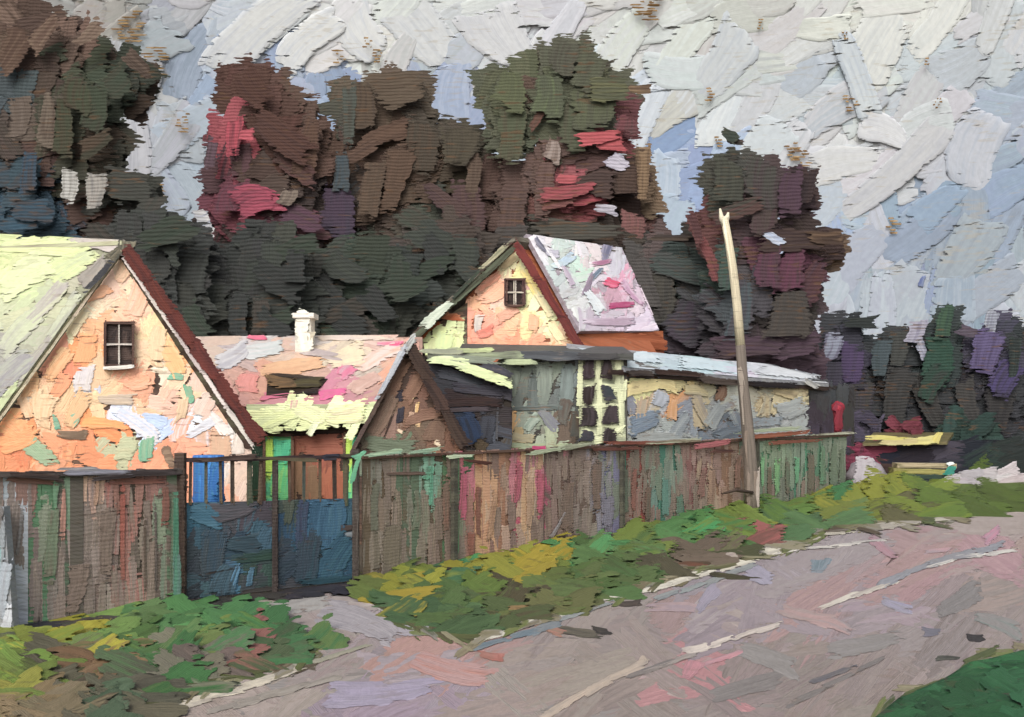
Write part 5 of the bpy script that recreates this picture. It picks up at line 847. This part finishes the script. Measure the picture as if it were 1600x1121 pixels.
for (xa, xb_, ya, lab) in [(290, 428, 786, "left leaf, streaked grey and blue"), (434, 557, 782, "right leaf, brighter teal blue")]:
    bt = lambda x: 942 - (x - 288) * .118
    GP = [(xa, ya), (xb_, ya - 3), (xb_, bt(xb_) - 4), (xa, bt(xa) - 4)]
    m = M(); m.prism(face_poly(gG, GP), -gG.n * .04, '3a3e44', '4a4a4c')
    fill(m, gG, GP, AG, (22, 24), 24, 12, lambda x, y: R.choice([88, 84, 40, 5]), 12, t=1.7, clip=GP, over=1.2, jc=.1)
    if xa < 400: gdaubs(m, gG, [(322, 805, 26, 17, -24, '2f7490', '4a8ca8'), (360, 800, 44, 14, 10, '585860', '6c6068'), (330, 870, 44, 20, 84, '37566a', '4a5458'), (380, 850, 30, 14, 0, '33505e', '40606e'), (412, 840, 20, 14, 70, '386c86', '3c5460'), (350, 905, 30, 20, 70, '406c80', '3c4c54'), (366, 900, 20, 6, 70, '4a94bc', '3a7090'), (390, 900, 16, 5, 80, '4a90b0', '3c6880'), (400, 870, 34, 8, 10, '2f5444', '2c4c50'), (340, 893, 30, 2, 12, '342c2a', '4c4440'), (405, 925, 30, 8, 4, '423c38', '54504a')], t=1.8, clip=GP)
    else: gdaubs(m, gG, [(500, 820, 40, 24, 84, '285f80', '34789c'), (525, 815, 34, 16, 86, '2c6c90', '3c7890'), (470, 820, 44, 10, 88, '404a68', '3c5c78'), (480, 870, 44, 20, 84, '3a4c5c', '2c5a68'), (525, 870, 44, 22, 60, '245c78', '2c6c80'), (540, 825, 14, 5, 4, '5c4840', '4c4444'), (545, 835, 10, 5, 0, '8c98a0', '54606c'), (505, 908, 44, 6, 4, '1f5464', '244048'), (450, 800, 20, 8, 86, '505c4c', '5c6454')], t=1.8, clip=GP)
    lf_ = tag(m.build("gate_leaf", MAT['metal'], G), lab)
    xs = [298, 322, 344, 363, 390, 408] if xa < 400 else [452, 475, 500, 522, 540]
    for k_, x in enumerate(xs):
        m = M(); wd = [4, 4, 4, 6, 8, 6][k_ % 6]
        board_px(m, gG, (x, 722 - (x - 288) * .02), (x + R.uniform(-2, 2), ya + 2), wd, .02, ['4a3a32', '46504a', '5a4a3a', '3c3430', '40503f'][k_ % 5], '6c5c48', .04); m.build("picket", MAT['wood'], lf_)
m = M(); board_px(m, gG, (276, 720), (560, 713), 7, .05, '46383a', '2c2624', .06)
daubs(m, Plane(gG.p + gG.n * .08, gG.n), [(515, 715, 16, 6, 0, '1f1e26', '3c3c48'), (350, 717, 50, 4, 4, '3c302c', '5c4c44'), (450, 718, 50, 3, -2, '5c5440', '3c342c'), (545, 713, 14, 3, 0, '3c302c', '5c5444')], t=1.8)
m.build("top_rail", MAT['wood'], G)
for (x, y0, y1, w, c_, c2) in [(282, 708, 946, 15, '40342e', '5c4a3e'), (430, 720, 928, 8, '342c2a', '4c4440'), (556, 702, 912, 10, '3c3430', '56504a')]:
    post("gate_post", None, x, y0, y1, w, Plane(gG.p + gG.n * .03, gG.n), c_, c2, G)
m = M(); daubs(m, Plane(GROUND.pt(285, 945) + gG.n * .14, gG.n), [(274, 830, 62, 5, 90, '3f7058', '5c8470'), (276, 905, 44, 7, 90, '4c7864', '5c706c')], t=1.8); m.build("peeling_paint", MAT['wood'], G)
m = M(); daubs(m, Plane(GROUND.pt(285, 945) + gG.n * .14, gG.n), [(554, 732, 26, 4, 74, '6cb088', '4c9c78'), (560, 712, 12, 4, 30, '74b890', '58907c')], t=1.8); m.build("peeling_paint", MAT['wood'], G)
# bare dark soil under the gate
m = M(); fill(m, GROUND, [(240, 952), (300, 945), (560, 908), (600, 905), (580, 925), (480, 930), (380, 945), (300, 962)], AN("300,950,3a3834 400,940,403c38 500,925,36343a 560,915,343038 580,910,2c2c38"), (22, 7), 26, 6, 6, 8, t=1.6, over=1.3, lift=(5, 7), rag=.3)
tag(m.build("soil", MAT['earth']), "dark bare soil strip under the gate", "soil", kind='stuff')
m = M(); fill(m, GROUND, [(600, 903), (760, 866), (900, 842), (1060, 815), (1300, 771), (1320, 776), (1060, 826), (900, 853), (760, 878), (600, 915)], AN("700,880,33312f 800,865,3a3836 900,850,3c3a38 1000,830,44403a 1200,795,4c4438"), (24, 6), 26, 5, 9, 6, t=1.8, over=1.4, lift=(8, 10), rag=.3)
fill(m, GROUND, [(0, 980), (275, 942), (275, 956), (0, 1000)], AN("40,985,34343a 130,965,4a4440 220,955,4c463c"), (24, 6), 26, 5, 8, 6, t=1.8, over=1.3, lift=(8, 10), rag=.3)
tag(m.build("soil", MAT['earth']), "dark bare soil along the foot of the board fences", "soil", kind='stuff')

# ------------------------------------------------------------------ leaning pole
Yp = 24.6
pb = P(1176, 805, Yp); pb[2] = 0
U = thing("utility_pole", "tall leaning bare wooden pole, cream at its forked top", "pole", pb)
xs = [(1176, 806, 16), (1174, 760, 15), (1171, 700, 14), (1166, 650, 12), (1161, 600, 10.5), (1157, 540, 9.5), (1152, 480, 9), (1145, 420, 8.5), (1139, 380, 8), (1132, 343, 7.5)]
m = M(); m.tube([P(x, y, Yp) if i else pb for i, (x, y, r_) in enumerate(xs[:6])], [r_ * .76 / F * Yp for _, _, r_ in xs[:6]], '74695f', '544c44', 14, .08)
for x, y, L, w, a_, cc, c2 in [(1174, 770, 34, 11, 88, '84766a', '6a5c50'), (1170, 700, 34, 9, 94, '8a7a6c', '5c5046'), (1162, 620, 44, 7, 96, '8c8074', '9c9082'), (1184, 770, 34, 4, 90, 'a0948a', '6c6056')]:
    daub(m, Plane(P(x, y, Yp - .10 - .06 * (y - 600) / 200), (0, -1, 0)), x, y, L, w * .7, a_, cc, c2, t=1.5, rag=.2)
tag(m.build("lower_shaft", MAT['bark'], U), "weathered grey brown lower shaft")
m = M(); m.tube([P(x, y, Yp) for (x, y, r_) in xs[5:]], [r_ * .76 / F * Yp for _, _, r_ in xs[5:]], 'd0c4a4', 'a89c84', 14, .05)
for x, y, L, w, a_, cc, c2 in [(1153, 490, 52, 6, 95, 'd8ccac', '9c8c74'), (1143, 410, 44, 6, 98, 'e0d4b4', 'b0a488'), (1134, 360, 20, 5, 100, 'ece4c8', 'd0c4a0')]:
    daub(m, Plane(P(x, y, Yp - .075), (0, -1, 0)), x, y, L, w * .7, a_, cc, c2, t=1.5, rag=.2)
us = tag(m.build("upper_shaft", MAT['bark'], U), "pale cream upper shaft")
for dx, yy in ((-7, 326), (6, 332)):
    m = M(); m.tube([P(1132, 352, Yp), P(1132 + dx * .7, 340, Yp), P(1132 + dx, yy, Yp)], [.07, .055, .02], 'e0d8bc', 'b8ac90', 8); m.build("prong", MAT['bark'], U)
m = M(); m.tube([P(1176, 752 + 18, Yp - .2), P(1150, 766, Yp - .5), P(1128, 772, Yp - .6)], [.035, .04, .02], '3c302a', '5c4c40', 8); tag(m.build("bracket", MAT['metal'], U), "short dark stub near the pole's foot")

# ------------------------------------------------------------------ yard and roadside objects
def barrel(name, label, cat, x, ytop, D, r, h_cut, c_, c2):
    b = P(x, ytop, D); t = thing(name, label, cat, (b[0], b[1], 0)); h = b[2]; m = M()
    m.tube([(b[0], b[1], z) for z in (0.0, .05, h * .3, h * .33, h * .36, h * .64, h * .67, h * .7, h - .05, h)], [r * .95, r, r, r * 1.06, r, r, r * 1.06, r, r, r * .95], c_, c2, 20, .02)
    pl = Plane((b[0], b[1] - r * .9, 0), (0, -1, 0))
    daub(m, pl, x, ytop + 34, 30, r * F / D * .7, 88, c_, c2, t=2, rag=.12); daub(m, pl, x - 6, ytop + 28, 26, r * F / D * .35, 84, '3c84c8', c_, t=2, lift=2, rag=.2)
    m.build("drum", MAT['metal'], t); m = M(); m.tube([(b[0], b[1], h), (b[0], b[1], h + .04)], [r * 1.05, r * .98], '2c68b0', '5c98d8', 20, .02); m.build("lid", MAT['metal'], t)
barrel("barrel", "bright blue barrel seen through the gate pickets", "barrel", 326, 716, 15.2, .21, 0, '2c64a4', '3c7c9c')
def blob(m, c, rad, c_, c2, sf=None, n=14):
    c = np.array(c); V = []; K2, J = 14, 9
    for i in range(J):
        th = math.pi * i / (J - 1)
        for j in range(K2):
            ph = 2 * math.pi * j / K2; k = 1 + R.uniform(-.12, .12)
            V.append(c + np.array([math.sin(th) * math.cos(ph) * rad[0], math.sin(th) * math.sin(ph) * rad[1], math.cos(th) * rad[2]]) * k)
    f = [(i * K2 + j, i * K2 + (j + 1) % K2, (i + 1) * K2 + (j + 1) % K2, (i + 1) * K2 + j) for i in range(J - 1) for j in range(K2)]
    m.add(V, f, lin(c_), lin(c2), None)
m = M(); b = GROUND.pt(1353, 757); D = b[1]
blob(m, (b[0], D, .32), (30 / F * D, .5, .42), '948c90', '888084')
daub(m, Plane((b[0], D - .5, .3), (0, -1, .1)), 1352, 736, 22, 17, 86, 'a8a2a6', '989094', t=1.6, rag=.06); daub(m, Plane((b[0], D - .45, .3), (0, -1, .1)), 1362, 740, 13, 11, 84, '9c9498', 'aca6aa', t=1.6, lift=1, rag=.06)
tag(m.build("boulder", MAT['stone']), "rounded pale lilac boulder past the far end of the fence", "boulder")
LWt = thing("low_wall", "low pale lilac white wall at the right picture edge by the grass", "wall", GROUND.pt(1540, 768))
m = M(); sW = Plane(GROUND.pt(1540, 768), (.12, -1, 0)); WW = [(1488, 745), (1540, 738), (1700, 742), (1700, 775), (1580, 775), (1490, 766)]
q = face_poly(sW, [(1488, 743), (1700, 738), (1700, 772), (1488, 768)]); q[2][2] = q[3][2] = 0; m.prism(offs(q, sW.n, -.02), -sW.n * .25, 'b0a8ac', 'a49c9c')
fill(m, sW, WW, AN("1500,755,a8a0a4 1550,755,b4acb0 1580,760,a8a0a0 1650,760,a8a0a0"), (26, 12), 26, 9, 6, 14, t=2.4, over=1.2, jc=.04)
m.build("masonry", MAT['stone'], LWt)
LP2 = thing("plank_stack", "stack of tan and green planks between the boulder and the low wall", "planks", GROUND.pt(1440, 757))
D = GROUND.pt(1440, 757)[1]
for i, (xa, ya, xb2, yb, th, c_, c2) in enumerate([(1385, 752, 1478, 754, 9, '2c343c', '1f2428'), (1390, 744, 1484, 746, 8, '34453c', '2c3434'), (1392, 735, 1478, 738, 8, '9c9450', '5c5838'), (1398, 727, 1490, 728, 7, 'a89878', '7c7450')]):
    m = M(); a = P(xa, ya, D); b = P(xb2, yb, D); m.beam(a, b, .5, th / F * D, c_, c2)
    daub(m, Plane(a - np.array([0, .26, 0]), (0, -1, 0)), (xa + xb2) / 2, (ya + yb) / 2, (xb2 - xa) * .46, th * .5, 0, c_, c2, t=2, rag=.15); m.build("plank", MAT['wood'], LP2)
m = M(); daubs(m, Plane(P(1480, 735, D - .3), (0, -1, 0)), [(1484, 736, 9, 7, 60, '2c8070', '3c9c88'), (1484, 725, 6, 3, 20, 'e8ece8', 'a8c0bc'), (1488, 745, 7, 5, -40, '34705c', '2c4c60')], t=2.5); tag(m.build("knotted_rag", MAT['metal'], LP2), "teal and white rag on the plank ends")
LS = thing("low_shed", "low black shed with yellowish roof edge under the far trees", "shed", GROUND.pt(1450, 745))
D = 41.0
m = M(); a = P(1345, 692, D); b = P(1600, 690, D); a0 = a.copy(); b0 = b.copy(); a0[2] = b0[2] = 0; m.prism([a, b, b0, a0], (0, 3, 0), '1f1f24', '2c2c30')
sD = Plane(P(1450, 700, D - .02), (0, -1, 0))
fill(m, sD, [(1348, 694), (1598, 694), (1598, 755), (1348, 755)], AN("1360,710,7a3446 1345,700,6c3040 1390,705,20222e 1430,710,26222a 1460,715,3a3640 1500,710,1c2028 1550,720,26322e 1590,720,242a28 1390,730,3c2c28 1440,735,24242c"), (26, 14), 26, 10, 10, 20, t=2.4, over=1.2)
m.build("wall", MAT['wood'], LS)
m = M(); ra_ = [P(1348, 692, D - .4), P(1480, 690, D - .4), P(1490, 676, D + 1.6), P(1365, 676, D + 1.6)]; m.prism(ra_, (0, 0, -.12), '6c6440', '4c4430')
daubs(m, Plane(P(1400, 690, D - .45), (0, -1, .2)), [(1385, 685, 34, 4, -3, 'b0a850', 'c8bc70'), (1435, 690, 30, 7, 4, 'bcb46c', '9c9460'), (1463, 684, 12, 6, 60, 'c0b458', 'a89c60'), (1405, 692, 30, 5, 4, 'a89c68', 'c0b880')], t=2.6); m.build("roof", MAT['roof'], LS)
def shrub(label, x, ytop, ybot, w, D, cc, c2, n=7, cat="shrub", name="shrub"):
    b = P(x, HZ, D); t = thing(name, label, cat, (b[0], b[1], 0), "shrubs past the end of the fence"); m = M()
    for i in range(n):
        xx = x + R.uniform(-w, w) * .6; yy = R.uniform(ytop, ybot)
        daub(m, Plane(P(xx, yy, D + R.uniform(-.4, .4)), (R.uniform(-.4, .4), -1, R.uniform(-.1, .5))), xx, yy, w * .5, w * .3, R.choice([86, 30, 140]), jit(lin(cc), .2), c2, t=3, rag=.3)
    m.build("foliage", MAT['foliage'], t)
    m = M(); m.tube([(b[0], b[1], 0), P(x, (ytop + ybot) / 2, D)], [.06, .02], '4a3a30', '5c4a3c', 7); m.build("stem", MAT['bark'], t)
shrub("crimson shrub above the yellowish roof edge", 1412, 662, 682, 34, 42.5, '64303a', '54282e', 6)
shrub("dark green bush under the violet tree", 1520, 660, 700, 60, 43.5, '2c3e38', '26302c', 14)
shrub("wine red bush just past the fence end", 1345, 700, 730, 30, 36, '702f42', '4c2c34', 9)
shrub("blackish bush with plum tints at the far shed's left", 1350, 655, 690, 40, 43, '4a4454', '3c3a40', 10)
# red post behind the fence end
Dr = 32.5; b = P(1309, 672, Dr)
RT = thing("standpipe", "narrow red round-headed post behind the fence's far end", "post", (b[0], b[1], 0))
m = M(); m.tube([(b[0], Dr, 0), (b[0], Dr, b[2]), P(1309, 650, Dr), P(1309, 640, Dr)], [.11, .11, .13, .16], '74202c', '5c1c28', 14, .04)
daub(m, Plane(P(1309, 655, Dr - .16), (0, -1, 0)), 1310, 655, 18, 7, 88, '7c2432', '661e2a', t=2); m.build("shaft", MAT['metal'], RT)
m = M(); blob(m, P(1309, 637, Dr), (.19, .19, .18), '9c2838', '84242f'); daub(m, Plane(P(1309, 637, Dr - .16), (0, -1, 0)), 1309, 637, 8, 7, 60, '84283a', '702634', t=2); m.build("head", MAT['metal'], RT)
print("objects", len(bpy.data.objects))
